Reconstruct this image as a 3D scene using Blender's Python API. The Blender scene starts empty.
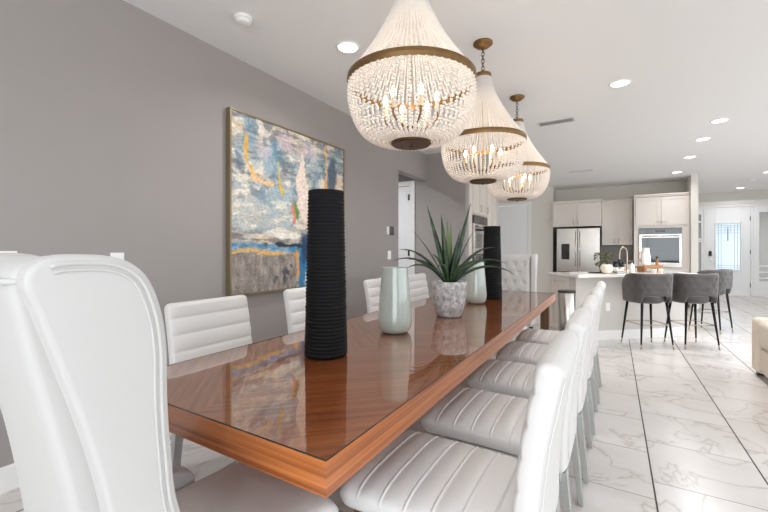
import bpy, bmesh, math, random
from mathutils import Vector, Matrix, noise
random.seed(7)
S = bpy.context.scene
COL = S.collection
PI = math.pi
R = math.radians

# ------------------------------------------------------------------ helpers
def lin(c):
    c /= 255.0
    return c / 12.92 if c <= 0.04045 else ((c + 0.055) / 1.055) ** 2.4
def rgb(r, g, b):
    return (lin(r), lin(g), lin(b), 1.0)

def newmat(name):
    m = bpy.data.materials.new(name)
    m.use_nodes = True
    nt = m.node_tree
    return m, nt, nt.nodes['Principled BSDF']

def mat(name, col, rough=0.5, metal=0.0, coat=0.0, spec=0.5, sheen=0.0, bump=0.0, bscale=200.0, var=0.0, vscale=6.0):
    """principled material; optional fine bump and soft colour variation, both procedural"""
    m, nt, b = newmat(name)
    N, L = nt.nodes, nt.links
    b.inputs['Base Color'].default_value = col
    b.inputs['Roughness'].default_value = rough
    b.inputs['Metallic'].default_value = metal
    b.inputs['Coat Weight'].default_value = coat
    b.inputs['Coat Roughness'].default_value = 0.05
    b.inputs['Specular IOR Level'].default_value = spec
    b.inputs['Sheen Weight'].default_value = sheen
    tc = N.new('ShaderNodeTexCoord')
    if bump > 0:
        n = N.new('ShaderNodeTexNoise'); n.inputs['Scale'].default_value = bscale; n.inputs['Detail'].default_value = 3
        L.new(tc.outputs['Object'], n.inputs['Vector'])
        bp = N.new('ShaderNodeBump'); bp.inputs['Strength'].default_value = bump; bp.inputs['Distance'].default_value = 0.004
        L.new(n.outputs['Fac'], bp.inputs['Height']); L.new(bp.outputs['Normal'], b.inputs['Normal'])
    if var > 0:
        n = N.new('ShaderNodeTexNoise'); n.inputs['Scale'].default_value = vscale; n.inputs['Detail'].default_value = 5
        L.new(tc.outputs['Object'], n.inputs['Vector'])
        mx = N.new('ShaderNodeMix'); mx.data_type = 'RGBA'
        mx.inputs['A'].default_value = tuple(c * (1 - var) for c in col[:3]) + (1,)
        mx.inputs['B'].default_value = tuple(min(1, c * (1 + var)) for c in col[:3]) + (1,)
        L.new(n.outputs['Fac'], mx.inputs['Factor']); L.new(mx.outputs['Result'], b.inputs['Base Color'])
    return m

def emis(name, col, s):
    m, nt, b = newmat(name)
    b.inputs['Base Color'].default_value = col
    b.inputs['Emission Color'].default_value = col
    b.inputs['Emission Strength'].default_value = s
    return m

def obj(name, bm, m, parent=None, smooth=False, bev=0.0, seg=2, loc=None):
    me = bpy.data.meshes.new(name)
    bmesh.ops.recalc_face_normals(bm, faces=bm.faces)
    bm.to_mesh(me); bm.free()
    if smooth:
        for p in me.polygons: p.use_smooth = True
    for mm in (m if isinstance(m, (list, tuple)) else [m]):
        me.materials.append(mm)
    o = bpy.data.objects.new(name, me)
    COL.objects.link(o)
    if parent: o.parent = parent
    if loc: o.location = loc
    if bev > 0:
        md = o.modifiers.new('bevel', 'BEVEL'); md.width = bev; md.segments = seg; md.limit_method = 'ANGLE'
        md.harden_normals = False
        for p in me.polygons: p.use_smooth = seg > 2 or smooth
    return o

def thing(name, label, cat, loc=(0, 0, 0), rz=0.0, group=None):
    o = bpy.data.objects.new(name, None); COL.objects.link(o)
    o.empty_display_size = 0.1
    o.location = loc; o.rotation_euler = (0, 0, rz)
    tag(o, label, cat, group)
    return o
def tag(o, label, cat, group=None):
    o['label'] = label; o['category'] = cat
    if group: o['group'] = group
    return o
def struct(o, parentless=True):
    o['kind'] = 'structure'
    return o
def dup(root, loc=None, rz=None, label=None, group=None):
    r = root.copy(); COL.objects.link(r)
    if loc is not None: r.location = loc
    if rz is not None: r.rotation_euler = (0, 0, rz)
    if label: r['label'] = label
    if group: r['group'] = group
    for ch in list(root.children):
        c = ch.copy(); COL.objects.link(c); c.parent = r
        for g in list(ch.children):
            d = g.copy(); COL.objects.link(d); d.parent = c
    return r

def B(): return bmesh.new()
def box(bm, x0, x1, y0, y1, z0, z1, mi=0):
    vs = [bm.verts.new(p) for p in ((x0,y0,z0),(x1,y0,z0),(x1,y1,z0),(x0,y1,z0),(x0,y0,z1),(x1,y0,z1),(x1,y1,z1),(x0,y1,z1))]
    for f in ((0,3,2,1),(4,5,6,7),(0,1,5,4),(1,2,6,5),(2,3,7,6),(3,0,4,7)):
        fc = bm.faces.new([vs[i] for i in f]); fc.material_index = mi
    return bm
def lathe(bm, prof, n=48, c=(0, 0, 0), caps=True):
    rings = []
    for r, z in prof:
        rings.append([bm.verts.new((c[0] + r * math.cos(2*PI*i/n), c[1] + r * math.sin(2*PI*i/n), c[2] + z)) for i in range(n)])
    for a, b in zip(rings[:-1], rings[1:]):
        for i in range(n):
            bm.faces.new((a[i], a[(i+1) % n], b[(i+1) % n], b[i]))
    if caps:
        if prof[0][0] > 1e-5: bm.faces.new(rings[0][::-1])
        if prof[-1][0] > 1e-5: bm.faces.new(rings[-1])
    return bm
def tube(bm, pts, r, n=10, closed=False, caps=True):
    """sweep a circle; r is a number or a list"""
    pts = [Vector(p) for p in pts]
    m = len(pts)
    rr = r if isinstance(r, (list, tuple)) else [r] * m
    rings, up = [], None
    for i, p in enumerate(pts):
        if closed: t = pts[(i+1) % m] - pts[i-1]
        else: t = pts[min(i+1, m-1)] - pts[max(i-1, 0)]
        t.normalize()
        if up is None:
            up = Vector((0, 0, 1)) if abs(t.z) < 0.9 else Vector((1, 0, 0))
        s = t.cross(up); s.normalize(); up = s.cross(t); up.normalize()
        rings.append([bm.verts.new(p + rr[i] * (math.cos(2*PI*k/n) * s + math.sin(2*PI*k/n) * up)) for k in range(n)])
    prs = list(zip(rings[:-1], rings[1:])) + ([(rings[-1], rings[0])] if closed else [])
    for a, b in prs:
        for k in range(n):
            bm.faces.new((a[k], a[(k+1) % n], b[(k+1) % n], b[k]))
    if caps and not closed:
        bm.faces.new(rings[0][::-1]); bm.faces.new(rings[-1])
    return bm
def rod(bm, p, q, r0, r1=None, n=12):
    return tube(bm, [p, q], [r0, r1 if r1 is not None else r0], n)
def ball(bm, c, r, sub=2, sc=(1, 1, 1)):
    M = Matrix.Translation(c) @ Matrix.Diagonal((sc[0], sc[1], sc[2], 1))
    bmesh.ops.create_icosphere(bm, subdivisions=sub, radius=r, matrix=M)
    return bm
def bar(bm, p, q, w, d, side=(1, 0, 0), w2=None, d2=None):
    """rectangular bar from p to q, w across 'side', d across the other way"""
    p, q = Vector(p), Vector(q); t = (q - p).normalized(); s = Vector(side)
    s = (s - t * s.dot(t)).normalized(); u = t.cross(s)
    w2 = w2 or w; d2 = d2 or d
    a = [bm.verts.new(p + s*i*w/2 + u*j*d/2) for i, j in ((-1,-1),(1,-1),(1,1),(-1,1))]
    b = [bm.verts.new(q + s*i*w2/2 + u*j*d2/2) for i, j in ((-1,-1),(1,-1),(1,1),(-1,1))]
    bm.faces.new(a[::-1]); bm.faces.new(b)
    for i in range(4): bm.faces.new((a[i], a[(i+1) % 4], b[(i+1) % 4], b[i]))
    return bm
def prism(bm, outline, x0, x1):
    """outline of (y,z) points swept along x"""
    a = [bm.verts.new((x0, y, z)) for y, z in outline]
    b = [bm.verts.new((x1, y, z)) for y, z in outline]
    n = len(outline)
    bm.faces.new(a); bm.faces.new(b[::-1])
    for i in range(n): bm.faces.new((a[i], b[i], b[(i+1) % n], a[(i+1) % n]))
    return bm
def spline(pts, k=8, closed=False):
    """Catmull-Rom through 2D/3D points"""
    P = [Vector(p) for p in pts]; n = len(P); out = []
    rng = range(n) if closed else range(n-1)
    for i in rng:
        p0 = P[i-1] if (closed or i > 0) else P[0]
        p1, p2 = P[i], P[(i+1) % n]
        p3 = P[(i+2) % n] if (closed or i+2 < n) else P[-1]
        for j in range(k):
            t = j / k
            out.append(0.5 * ((2*p1) + (p2-p0)*t + (2*p0-5*p1+4*p2-p3)*t*t + (3*p1-p0-3*p2+p3)*t*t*t))
    if not closed: out.append(P[-1])
    return out
def pad(bm, path, width, thick, nch=0, amp=0.010, expo=4.0, ring=40, per=10, endr=0.03, taper=None, front=+1, ridge=False):
    """upholstered slab lofted along path [(y,z)]; grooves cross it at right angles (on the 'front' face only)"""
    P = spline([(p[0], p[1]) for p in path], 16)
    L = [0.0]
    for a, b in zip(P[:-1], P[1:]): L.append(L[-1] + (b-a).length)
    T = L[-1]
    ns = max(24, (nch or 3) * per)
    def at(s):
        for i in range(len(L)-1):
            if s <= L[i+1] or i == len(L)-2:
                f = (s - L[i]) / max(1e-9, L[i+1]-L[i])
                return P[i].lerp(P[i+1], f), (P[i+1]-P[i]).normalized()
    # stations: squeezed at both ends for the rounding
    e = [0, .02, .08, .18, .32, .5, .72, 1.0]
    st = [endr*x for x in e] + [endr + (T-2*endr)*i/ns for i in range(1, ns)] + [T - endr*x for x in e[::-1]]
    if ridge:
        cuts = [T*k/nch for k in range(1, nch)]
        st = [x for x in st if all(abs(x-c) > .009 for c in cuts)]
        for c in cuts: st += [c+o for o in (-.0085, -.0055, -.0028, 0, .0028, .0055, .0085)]
        st.sort()
    rings = []; rid = []
    for s in st:
        p, t = at(s); nrm = Vector((-t.y, t.x))           # left normal in (y,z): 'front/top' side
        d = min(s, T-s)
        k = 1.0 if d >= endr else math.sqrt(max(0.0, 1-(1-d/endr)**2))
        wk = 1 - 0.10*(1-k) if True else 1
        g = 0.0
        if nch:
            f = (s/T*nch) % 1.0
            g = 1 - min(1.0, abs(math.sin(PI*f))) ** 0.40
        g *= min(1.0, max(0.0, (d-endr)/.012))
        dc_ = min([abs(s-c) for c in cuts]) if ridge else 9
        if ridge and dc_ < .004: g = (-.15 if dc_ < .001 else .05)
        rid.append(dc_ < .004)
        w = width * (taper(s/T) if taper else 1)
        r = []
        for i in range(ring):
            a = 2*PI*i/ring
            ca, sa = math.cos(a), math.sin(a)
            x = math.copysign(abs(ca)**(2/expo), ca) * w/2 * (wk if k > .05 else wk*.98)
            h = math.copysign(abs(sa)**(2/expo), sa) * thick/2 * max(k, 0.02)
            if sa*front > 0: h -= front * g*amp*min(1, abs(sa)*2)
            q = p + nrm*h
            r.append(bm.verts.new((x, q.x, q.y)))
        rings.append(r)
    for q_, (a, b) in enumerate(zip(rings[:-1], rings[1:])):
        for i in range(ring):
            fc = bm.faces.new((a[i], a[(i+1) % ring], b[(i+1) % ring], b[i]))
            if rid[q_] and rid[q_+1] and math.sin(2*PI*(i+.5)/ring)*front > 0: fc.material_index = 1
    bm.faces.new(rings[0][::-1]); bm.faces.new(rings[-1])
    return bm

# ------------------------------------------------------------------ materials
M = {}
M['wall_taupe'] = mat('taupe_paint', rgb(160,154,151), .75, bump=.05, bscale=90, var=.03, vscale=3)
M['wall_beige'] = mat('beige_paint', rgb(224,219,211), .8, bump=.05, bscale=90)
M['ceiling'] = mat('ceiling_paint', rgb(238,238,238), .9, bump=.55, bscale=26)
M['trim'] = mat('white_trim_paint', rgb(238,238,236), .4)
M['door_white'] = mat('white_door_paint', rgb(240,241,243), .4)
M['leather'] = mat('white_leatherette', rgb(223,221,219), .5, bump=.08, bscale=400)
M['leather_seat'] = mat('pearl_leatherette', rgb(230,229,228), .42, bump=.08, bscale=400)
M['wing_fabric'] = mat('ivory_fabric', rgb(196,194,192), .7, sheen=.2, bump=.08, bscale=500)
M['wing_seat'] = mat('taupe_seat_fabric', rgb(232,230,229), .55, sheen=.2, bump=.1, bscale=500)
M['steel_leg'] = mat('brushed_steel_leg', rgb(190,193,190), .33, metal=.85)
M['stainless'] = mat('stainless_steel', rgb(196,190,184), .26, metal=1.0)
M['dark_steel'] = mat('dark_steel', rgb(82,80,78), .3, metal=.9)
M['black'] = mat('black_matte', rgb(24,24,26), .5)
M['black_gloss'] = mat('black_gloss', rgb(16,17,19), .08, coat=.5)
M['bronze'] = mat('antique_bronze', rgb(134,104,68), .42, metal=.9, var=.25, vscale=30)
M['dark_bronze'] = mat('dark_bronze', rgb(104,80,56), .42, metal=.9, var=.2, vscale=30)
M['nickel'] = mat('champagne_nickel', rgb(184,168,148), .3, metal=1.0)
M['brass'] = mat('brushed_brass', rgb(196,168,122), .28, metal=1.0)
M['cabinet'] = mat('cream_cabinet_paint', rgb(226,218,210), .45)
M['knee_wall'] = mat('greige_paint', rgb(206,200,195), .8, bump=.05, bscale=90)
M['quartz'] = mat('white_quartz', rgb(238,234,228), .15, coat=.3, var=.04, vscale=14)
M['backsplash'] = mat('grey_backsplash', rgb(140,132,126), .3, var=.08, vscale=20)
M['rope'] = mat('black_rope', rgb(20,20,22), .7, spec=.2, bump=.5, bscale=260, var=.3, vscale=150)
M['soil'] = mat('dark_soil', rgb(60,50,42), .9, bump=.8, bscale=120)
M['velvet'] = mat('grey_velvet', rgb(80,75,74), .6, sheen=.3, var=.12, vscale=18)
M['stool_leg'] = mat('black_leg_metal', rgb(26,24,24), .3, metal=.6)
M['sofa'] = mat('cream_sofa_fabric', rgb(222,210,194), .8, bump=.15, bscale=300)
M['plastic'] = mat('white_plastic', rgb(242,242,240), .35)
M['grille'] = mat('vent_white', rgb(214,214,214), .5)
M['olive'] = mat('olive_leaves', rgb(104,108,72), .6, var=.3, vscale=40)
M['cream_ceramic'] = mat('cream_ceramic', rgb(240,230,214), .35)
M['tray_wood'] = mat('tray_wood', rgb(158,110,70), .5, var=.25, vscale=25)
M['pink_glass'] = mat('blush_ceramic', rgb(226,200,184), .25)
M['candle'] = mat('candle_sleeve', rgb(226,206,170), .5)
M['bulb'] = emis('warm_bulb', (1.0, .80, .54, 1), 7.0)
M['downlight'] = emis('downlight_lens', (1.0, .97, .92, 1), 7.0)
M['grass_dark'] = mat('exterior_paving', rgb(190,188,182), .8)

def beads_mat():
    m, nt, b = newmat('cream_bead')
    N, L = nt.nodes, nt.links
    b.inputs['Base Color'].default_value = rgb(244, 240, 237)
    b.inputs['Roughness'].default_value = .3
    t = N.new('ShaderNodeBsdfTranslucent'); t.inputs['Color'].default_value = rgb(250, 245, 238)
    mx = N.new('ShaderNodeMixShader'); mx.inputs[0].default_value = .35
    L.new(b.outputs[0], mx.inputs[1]); L.new(t.outputs[0], mx.inputs[2])
    L.new(mx.outputs[0], N['Material Output'].inputs['Surface'])
    return m
M['bead'] = beads_mat()

def glass_mat(name, tint=(1, 1, 1, 1), ior=1.5, rough=0.0, diffuse=0.0, dcol=(1, 1, 1, 1)):
    """sheet glass: clear body with a Fresnel reflection, optionally frosted"""
    m, nt, b = newmat(name)
    N, L = nt.nodes, nt.links
    N.remove(b)
    tr = N.new('ShaderNodeBsdfTransparent'); tr.inputs['Color'].default_value = tint
    body = tr.outputs[0]
    if diffuse > 0:
        tl = N.new('ShaderNodeBsdfTranslucent'); tl.inputs['Color'].default_value = dcol
        m2 = N.new('ShaderNodeMixShader'); m2.inputs[0].default_value = diffuse
        L.new(tr.outputs[0], m2.inputs[1]); L.new(tl.outputs[0], m2.inputs[2]); body = m2.outputs[0]
    gl = N.new('ShaderNodeBsdfGlossy'); gl.inputs['Roughness'].default_value = rough
    fr = N.new('ShaderNodeFresnel'); fr.inputs['IOR'].default_value = ior
    ge = N.new('ShaderNodeNewGeometry')
    inv = N.new('ShaderNodeMath'); inv.operation = 'SUBTRACT'; inv.inputs[0].default_value = 1; L.new(ge.outputs['Backfacing'], inv.inputs[1])
    ml = N.new('ShaderNodeMath'); ml.operation = 'MULTIPLY'; L.new(fr.outputs[0], ml.inputs[0]); L.new(inv.outputs[0], ml.inputs[1])
    mx = N.new('ShaderNodeMixShader')
    L.new(ml.outputs[0], mx.inputs[0]); L.new(body, mx.inputs[1]); L.new(gl.outputs[0], mx.inputs[2])
    L.new(mx.outputs[0], N['Material Output'].inputs['Surface'])
    return m
M['table_glass'] = glass_mat('clear_table_glass', (.97, .985, .97, 1), 2.0)
M['glass_edge'] = mat('dark_green_glass_edge', rgb(46, 52, 44), .15, coat=.4)
M['window_glass'] = glass_mat('window_glass', (.97, .98, .98, 1), 1.45)
M['door_glass'] = glass_mat('frosted_door_glass', (.50, .54, .58, 1), 1.45, .1, .7, (.52, .55, .58, 1))
M['side_glass'] = glass_mat('rain_glass', (.34, .335, .32, 1), 1.45, .1, .85, (.36, .35, .335, 1))

def wood_mat(name, axis_scale, c1, c2, c3, rough=.35, coat=.0, chevron=False):
    m, nt, b = newmat(name)
    N, L = nt.nodes, nt.links
    tc = N.new('ShaderNodeTexCoord'); vec = tc.outputs['Object']
    if chevron:   # book-matched veneer: grain runs diagonally and mirrors about the centre line
        sp = N.new('ShaderNodeSeparateXYZ'); L.new(vec, sp.inputs[0])
        ab = N.new('ShaderNodeMath'); ab.operation = 'ABSOLUTE'; L.new(sp.outputs['X'], ab.inputs[0])
        ad = N.new('ShaderNodeMath'); ad.operation = 'ADD'; L.new(ab.outputs[0], ad.inputs[0]); L.new(sp.outputs['Y'], ad.inputs[1])
        sb = N.new('ShaderNodeMath'); sb.operation = 'SUBTRACT'; L.new(ab.outputs[0], sb.inputs[0]); L.new(sp.outputs['Y'], sb.inputs[1])
        cb = N.new('ShaderNodeCombineXYZ'); L.new(sb.outputs[0], cb.inputs['X']); L.new(ad.outputs[0], cb.inputs['Y'])
        vec = cb.outputs[0]
    mp = N.new('ShaderNodeMapping'); mp.inputs['Scale'].default_value = axis_scale; L.new(vec, mp.inputs['Vector'])
    n1 = N.new('ShaderNodeTexNoise'); n1.inputs['Scale'].default_value = 1; n1.inputs['Detail'].default_value = 6; n1.inputs['Distortion'].default_value = .6
    L.new(mp.outputs[0], n1.inputs['Vector'])
    cr = N.new('ShaderNodeValToRGB')
    cr.color_ramp.elements[0].position = .3; cr.color_ramp.elements[0].color = c1
    cr.color_ramp.elements[1].position = .72; cr.color_ramp.elements[1].color = c3
    e = cr.color_ramp.elements.new(.5); e.color = c2
    L.new(n1.outputs['Fac'], cr.inputs[0]); L.new(cr.outputs[0], b.inputs['Base Color'])
    b.inputs['Roughness'].default_value = rough; b.inputs['Coat Weight'].default_value = coat
    return m
M['wood_top'] = wood_mat('walnut_veneer_top', (28, 1.6, 1), rgb(136,64,30), rgb(168,88,44), rgb(194,112,60), .3, 1.0, chevron=True)
M['wood_edge'] = wood_mat('walnut_edge', (1.2, 1.2, 70), rgb(142,76,34), rgb(184,106,52), rgb(208,132,74), .3, .3)
M['wood_leg'] = wood_mat('walnut_leg', (40, 40, 2), rgb(92,64,46), rgb(116,84,62), rgb(134,100,76), .4)

def floor_mat():
    m, nt, b = newmat('marble_tile')
    N, L = nt.nodes, nt.links
    T, OFFX = 0.525, 0.18
    tc = N.new('ShaderNodeTexCoord'); sp = N.new('ShaderNodeSeparateXYZ'); L.new(tc.outputs['Object'], sp.inputs[0])
    def mth(op, a, b_=None, c_=None):
        n = N.new('ShaderNodeMath'); n.operation = op
        for i, v in enumerate((a, b_, c_)):
            if v is None: continue
            if isinstance(v, (int, float)): n.inputs[i].default_value = v
            else: L.new(v, n.inputs[i])
        return n.outputs[0]
    xs = mth('DIVIDE', mth('SUBTRACT', sp.outputs['X'], OFFX), T)
    k = mth('FLOOR', xs)
    fx = mth('FRACT', xs)
    yo = mth('SUBTRACT', sp.outputs['Y'], mth('ADD', 0.43, mth('MULTIPLY', k, 0.177)))
    ys = mth('DIVIDE', yo, T)
    j = mth('FLOOR', ys)
    fy = mth('FRACT', ys)
    dx = mth('MULTIPLY', mth('MINIMUM', fx, mth('SUBTRACT', 1.0, fx)), T)
    dy = mth('MULTIPLY', mth('MINIMUM', fy, mth('SUBTRACT', 1.0, fy)), T)
    gx = mth('LESS_THAN', dx, 0.0042)
    gy = mth('LESS_THAN', dy, 0.0026)
    # every tile cut from another place of the slab
    cb = N.new('ShaderNodeCombineXYZ'); L.new(k, cb.inputs[0]); L.new(j, cb.inputs[1])
    wn = N.new('ShaderNodeTexWhiteNoise'); wn.noise_dimensions = '3D'; L.new(cb.outputs[0], wn.inputs['Vector'])
    sc = N.new('ShaderNodeVectorMath'); sc.operation = 'SCALE'; sc.inputs['Scale'].default_value = 17.0; L.new(wn.outputs['Color'], sc.inputs[0])
    av = N.new('ShaderNodeVectorMath'); av.operation = 'ADD'; L.new(sc.outputs[0], av.inputs[0]); L.new(tc.outputs['Object'], av.inputs[1])
    n1 = N.new('ShaderNodeTexNoise'); n1.inputs['Scale'].default_value = 2.2; n1.inputs['Detail'].default_value = 4; n1.inputs['Distortion'].default_value = .8
    L.new(av.outputs[0], n1.inputs['Vector'])
    vein = mth('ABSOLUTE', mth('SUBTRACT', n1.outputs['Fac'], 0.5))
    cr = N.new('ShaderNodeValToRGB')
    cr.color_ramp.elements[0].position = 0.0; cr.color_ramp.elements[0].color = rgb(194,186,181)
    cr.color_ramp.elements[1].position = 0.06; cr.color_ramp.elements[1].color = rgb(219,214,211)
    e = cr.color_ramp.elements.new(.014); e.color = rgb(216,210,206)
    L.new(vein, cr.inputs[0])
    n2 = N.new('ShaderNodeTexNoise'); n2.inputs['Scale'].default_value = 1.3; n2.inputs['Detail'].default_value = 3; L.new(av.outputs[0], n2.inputs['Vector'])
    cl = N.new('ShaderNodeValToRGB')
    cl.color_ramp.elements[0].position = .3; cl.color_ramp.elements[0].color = (.9, .89, .88, 1)
    cl.color_ramp.elements[1].position = .65; cl.color_ramp.elements[1].color = (1, 1, 1, 1)
    L.new(n2.outputs['Fac'], cl.inputs[0])
    mu = N.new('ShaderNodeMix'); mu.data_type = 'RGBA'; mu.blend_type = 'MULTIPLY'; mu.inputs['Factor'].default_value = 1
    L.new(cr.outputs[0], mu.inputs['A']); L.new(cl.outputs[0], mu.inputs['B'])
    g1 = N.new('ShaderNodeMix'); g1.data_type = 'RGBA'; L.new(gy, g1.inputs['Factor']); L.new(mu.outputs['Result'], g1.inputs['A']); g1.inputs['B'].default_value = rgb(122,114,108)
    g2 = N.new('ShaderNodeMix'); g2.data_type = 'RGBA'; L.new(gx, g2.inputs['Factor']); L.new(g1.outputs['Result'], g2.inputs['A']); g2.inputs['B'].default_value = rgb(70,64,60)
    L.new(g2.outputs['Result'], b.inputs['Base Color'])
    rg = mth('ADD', 0.24, mth('MULTIPLY', mth('MAXIMUM', gx, gy), 0.6)); L.new(rg, b.inputs['Roughness'])
    return m
M['floor'] = floor_mat()

def pot_mat():
    m, nt, b = newmat('mottled_concrete')
    N, L = nt.nodes, nt.links
    tc = N.new('ShaderNodeTexCoord')
    n = N.new('ShaderNodeTexNoise'); n.inputs['Scale'].default_value = 30; n.inputs['Detail'].default_value = 9; n.inputs['Roughness'].default_value = .75
    L.new(tc.outputs['Object'], n.inputs['Vector'])
    cr = N.new('ShaderNodeValToRGB')
    cr.color_ramp.elements[0].position = .36; cr.color_ramp.elements[0].color = rgb(124,124,124)
    cr.color_ramp.elements[1].position = .62; cr.color_ramp.elements[1].color = rgb(222,222,222)
    L.new(n.outputs['Fac'], cr.inputs[0]); L.new(cr.outputs[0], b.inputs['Base Color'])
    bp = N.new('ShaderNodeBump'); bp.inputs['Strength'].default_value = .4; bp.inputs['Distance'].default_value = .004
    L.new(n.outputs['Fac'], bp.inputs['Height']); L.new(bp.outputs[0], b.inputs['Normal'])
    b.inputs['Roughness'].default_value = .75
    return m
M['pot'] = pot_mat()
M['celadon'] = mat('celadon_glaze', rgb(180,190,182), .12, coat=.6, var=.06, vscale=10)

def leaf_mat():
    m, nt, b = newmat('yucca_leaf')
    N, L = nt.nodes, nt.links
    tc = N.new('ShaderNodeTexCoord')
    n = N.new('ShaderNodeTexNoise'); n.inputs['Scale'].default_value = 18; n.inputs['Detail'].default_value = 3
    L.new(tc.outputs['Object'], n.inputs['Vector'])
    cr = N.new('ShaderNodeValToRGB')
    cr.color_ramp.elements[0].position = .35; cr.color_ramp.elements[0].color = rgb(34,54,38)
    cr.color_ramp.elements[1].position = .7; cr.color_ramp.elements[1].color = rgb(70,96,64)
    L.new(n.outputs['Fac'], cr.inputs[0]); L.new(cr.outputs[0], b.inputs['Base Color'])
    b.inputs['Roughness'].default_value = .4
    return m
M['leaf'] = leaf_mat()
M['leaf_pale'] = mat('young_leaf', rgb(112,134,84), .45, var=.2, vscale=18)

# ------------------------------------------------------------------ the room
H = 2.85
XL = -2.70
def wallbox(name, x0, x1, y0, y1, z0, z1, m):
    return struct(obj(name, box(B(), x0, x1, y0, y1, z0, z1), m))
fl = struct(obj('floor', box(B(), -4.6, 5.7, -3.6, 14.3, -.1, 0), M['floor']))
struct(obj('ceiling', box(B(), -4.6, 5.7, -3.6, 14.3, H, H+.1), M['ceiling']))
bm = B()
box(bm, XL-.12, XL, -3.6, 4.93, 0, H); box(bm, XL-.12, XL, 4.93, 5.91, 2.415, H)
struct(obj('wall_left', bm, M['wall_taupe']))
wallbox('wall_hall', -4.6, -2.02, 5.91, 6.03, 0, H, M['wall_taupe'])
wallbox('wall_hall_side', -4.6, -4.48, -3.6, 5.9, 0, H, M['wall_taupe'])
wallbox('wall_pantry', XL-.12, XL, 6.03, 10.6, 0, H, M['wall_beige'])
bm = B(); box(bm, -2.82, -2.79-.03, 10.6, 10.72, 0, H); box(bm, -1.90, -1.33, 10.6, 11.2, 0, H); box(bm, -2.82, -1.90, 10.6, 10.72, 2.44, H)
struct(obj('wall_kitchen_left', bm, M['wall_beige']))
wallbox('wall_kitchen_back', -1.33, 1.62, 11.2, 11.32, 0, H, M['wall_beige'])
wallbox('wall_wing', 1.405, 1.525, 10.35, 11.2, 0, H, M['wall_beige'])
wallbox('wall_entry_left', 1.405, 1.525, 11.32, 14.0, 0, H, M['wall_beige'])
bm = B(); box(bm, 1.5, 1.95, 14.0, 14.12, 0, H); box(bm, 1.95, 3.72, 14.0, 14.12, 2.50, H); box(bm, 3.72, 5.7, 14.0, 14.12, 0, H)
struct(obj('wall_front', bm, M['wall_beige']))
# right wall: long run of sliding glass doors (out of frame), wall behind the camera: a wide window added for fill
bm = B(); box(bm, 5.5, 5.62, -3.6, -1.5, 0, H); box(bm, 5.5, 5.62, -1.5, 10.0, 2.5, H); box(bm, 5.5, 5.62, 10.0, 14.0, 0, H)
struct(obj('wall_right', bm, M['wall_beige']))
bm = B(); box(bm, XL, -1.8, -3.6, -3.48, 0, H); box(bm, -1.8, 4.8, -3.6, -3.48, 2.5, H); box(bm, 4.8, 5.5, -3.6, -3.48, 0, H); box(bm, -1.8, 4.8, -3.6, -3.48, 0, .3)
struct(obj('wall_back', bm, M['wall_beige']))
def window_wall(name, p0, p1, z0, z1, n):
    """framed glazing between two floor points"""
    p0, p1 = Vector((*p0, 0)), Vector((*p1, 0)); t = (p1-p0); L_ = t.length; ang = math.atan2(t.y, t.x)
    root = bpy.data.objects.new(name, None); COL.objects.link(root); root.location = p0; root.rotation_euler = (0, 0, ang); root['kind'] = 'structure'
    bm = B(); w = .05
    box(bm, 0, L_, -.03, .03, z0, z0+w); box(bm, 0, L_, -.03, .03, z1-w, z1)
    for i in range(n+1):
        c = L_*i/n; box(bm, max(0, c-w/2), min(L_, c+w/2), -.03, .03, z0+w, z1-w)
    obj('window_frame', bm, M['trim'], root)
    obj('window_pane', box(B(), .02, L_-.02, -.004, .004, z0+.02, z1-.02), M['window_glass'], root)
window_wall('window_1', (5.56, -1.5), (5.56, 10.0), 0.0, 2.5, 6)
window_wall('window_fill', (-1.8, -3.54), (4.8, -3.54), .3, 2.5, 4)  # unseen rear glazing, added so fill can enter from behind the camera
# baseboards
def baseboard(name, x0, x1, y0, y1):
    bm = B(); box(bm, x0, x1, y0, y1, 0, .115)
    dx, dy = (x1-x0), (y1-y0)
    if dx < dy: box(bm, x0, x0+dx*.6, y0, y1, .115, .135)
    else: box(bm, x0, x1, y1-dy*.6, y1, .115, .135)
    return struct(obj(name, bm, M['trim'], bev=.003))
baseboard('baseboard_left', XL, XL+.016, -3.48, 4.93)
baseboard('baseboard_hall', -2.68, -2.02, 5.894, 5.91)
baseboard('baseboard_entry', 3.9, 5.5, 13.984, 14.0)
baseboard('baseboard_wing', 1.405, 1.525, 10.334, 10.35)
baseboard('baseboard_kitchen', -1.80, -1.33, 10.584, 10.6)

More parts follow.
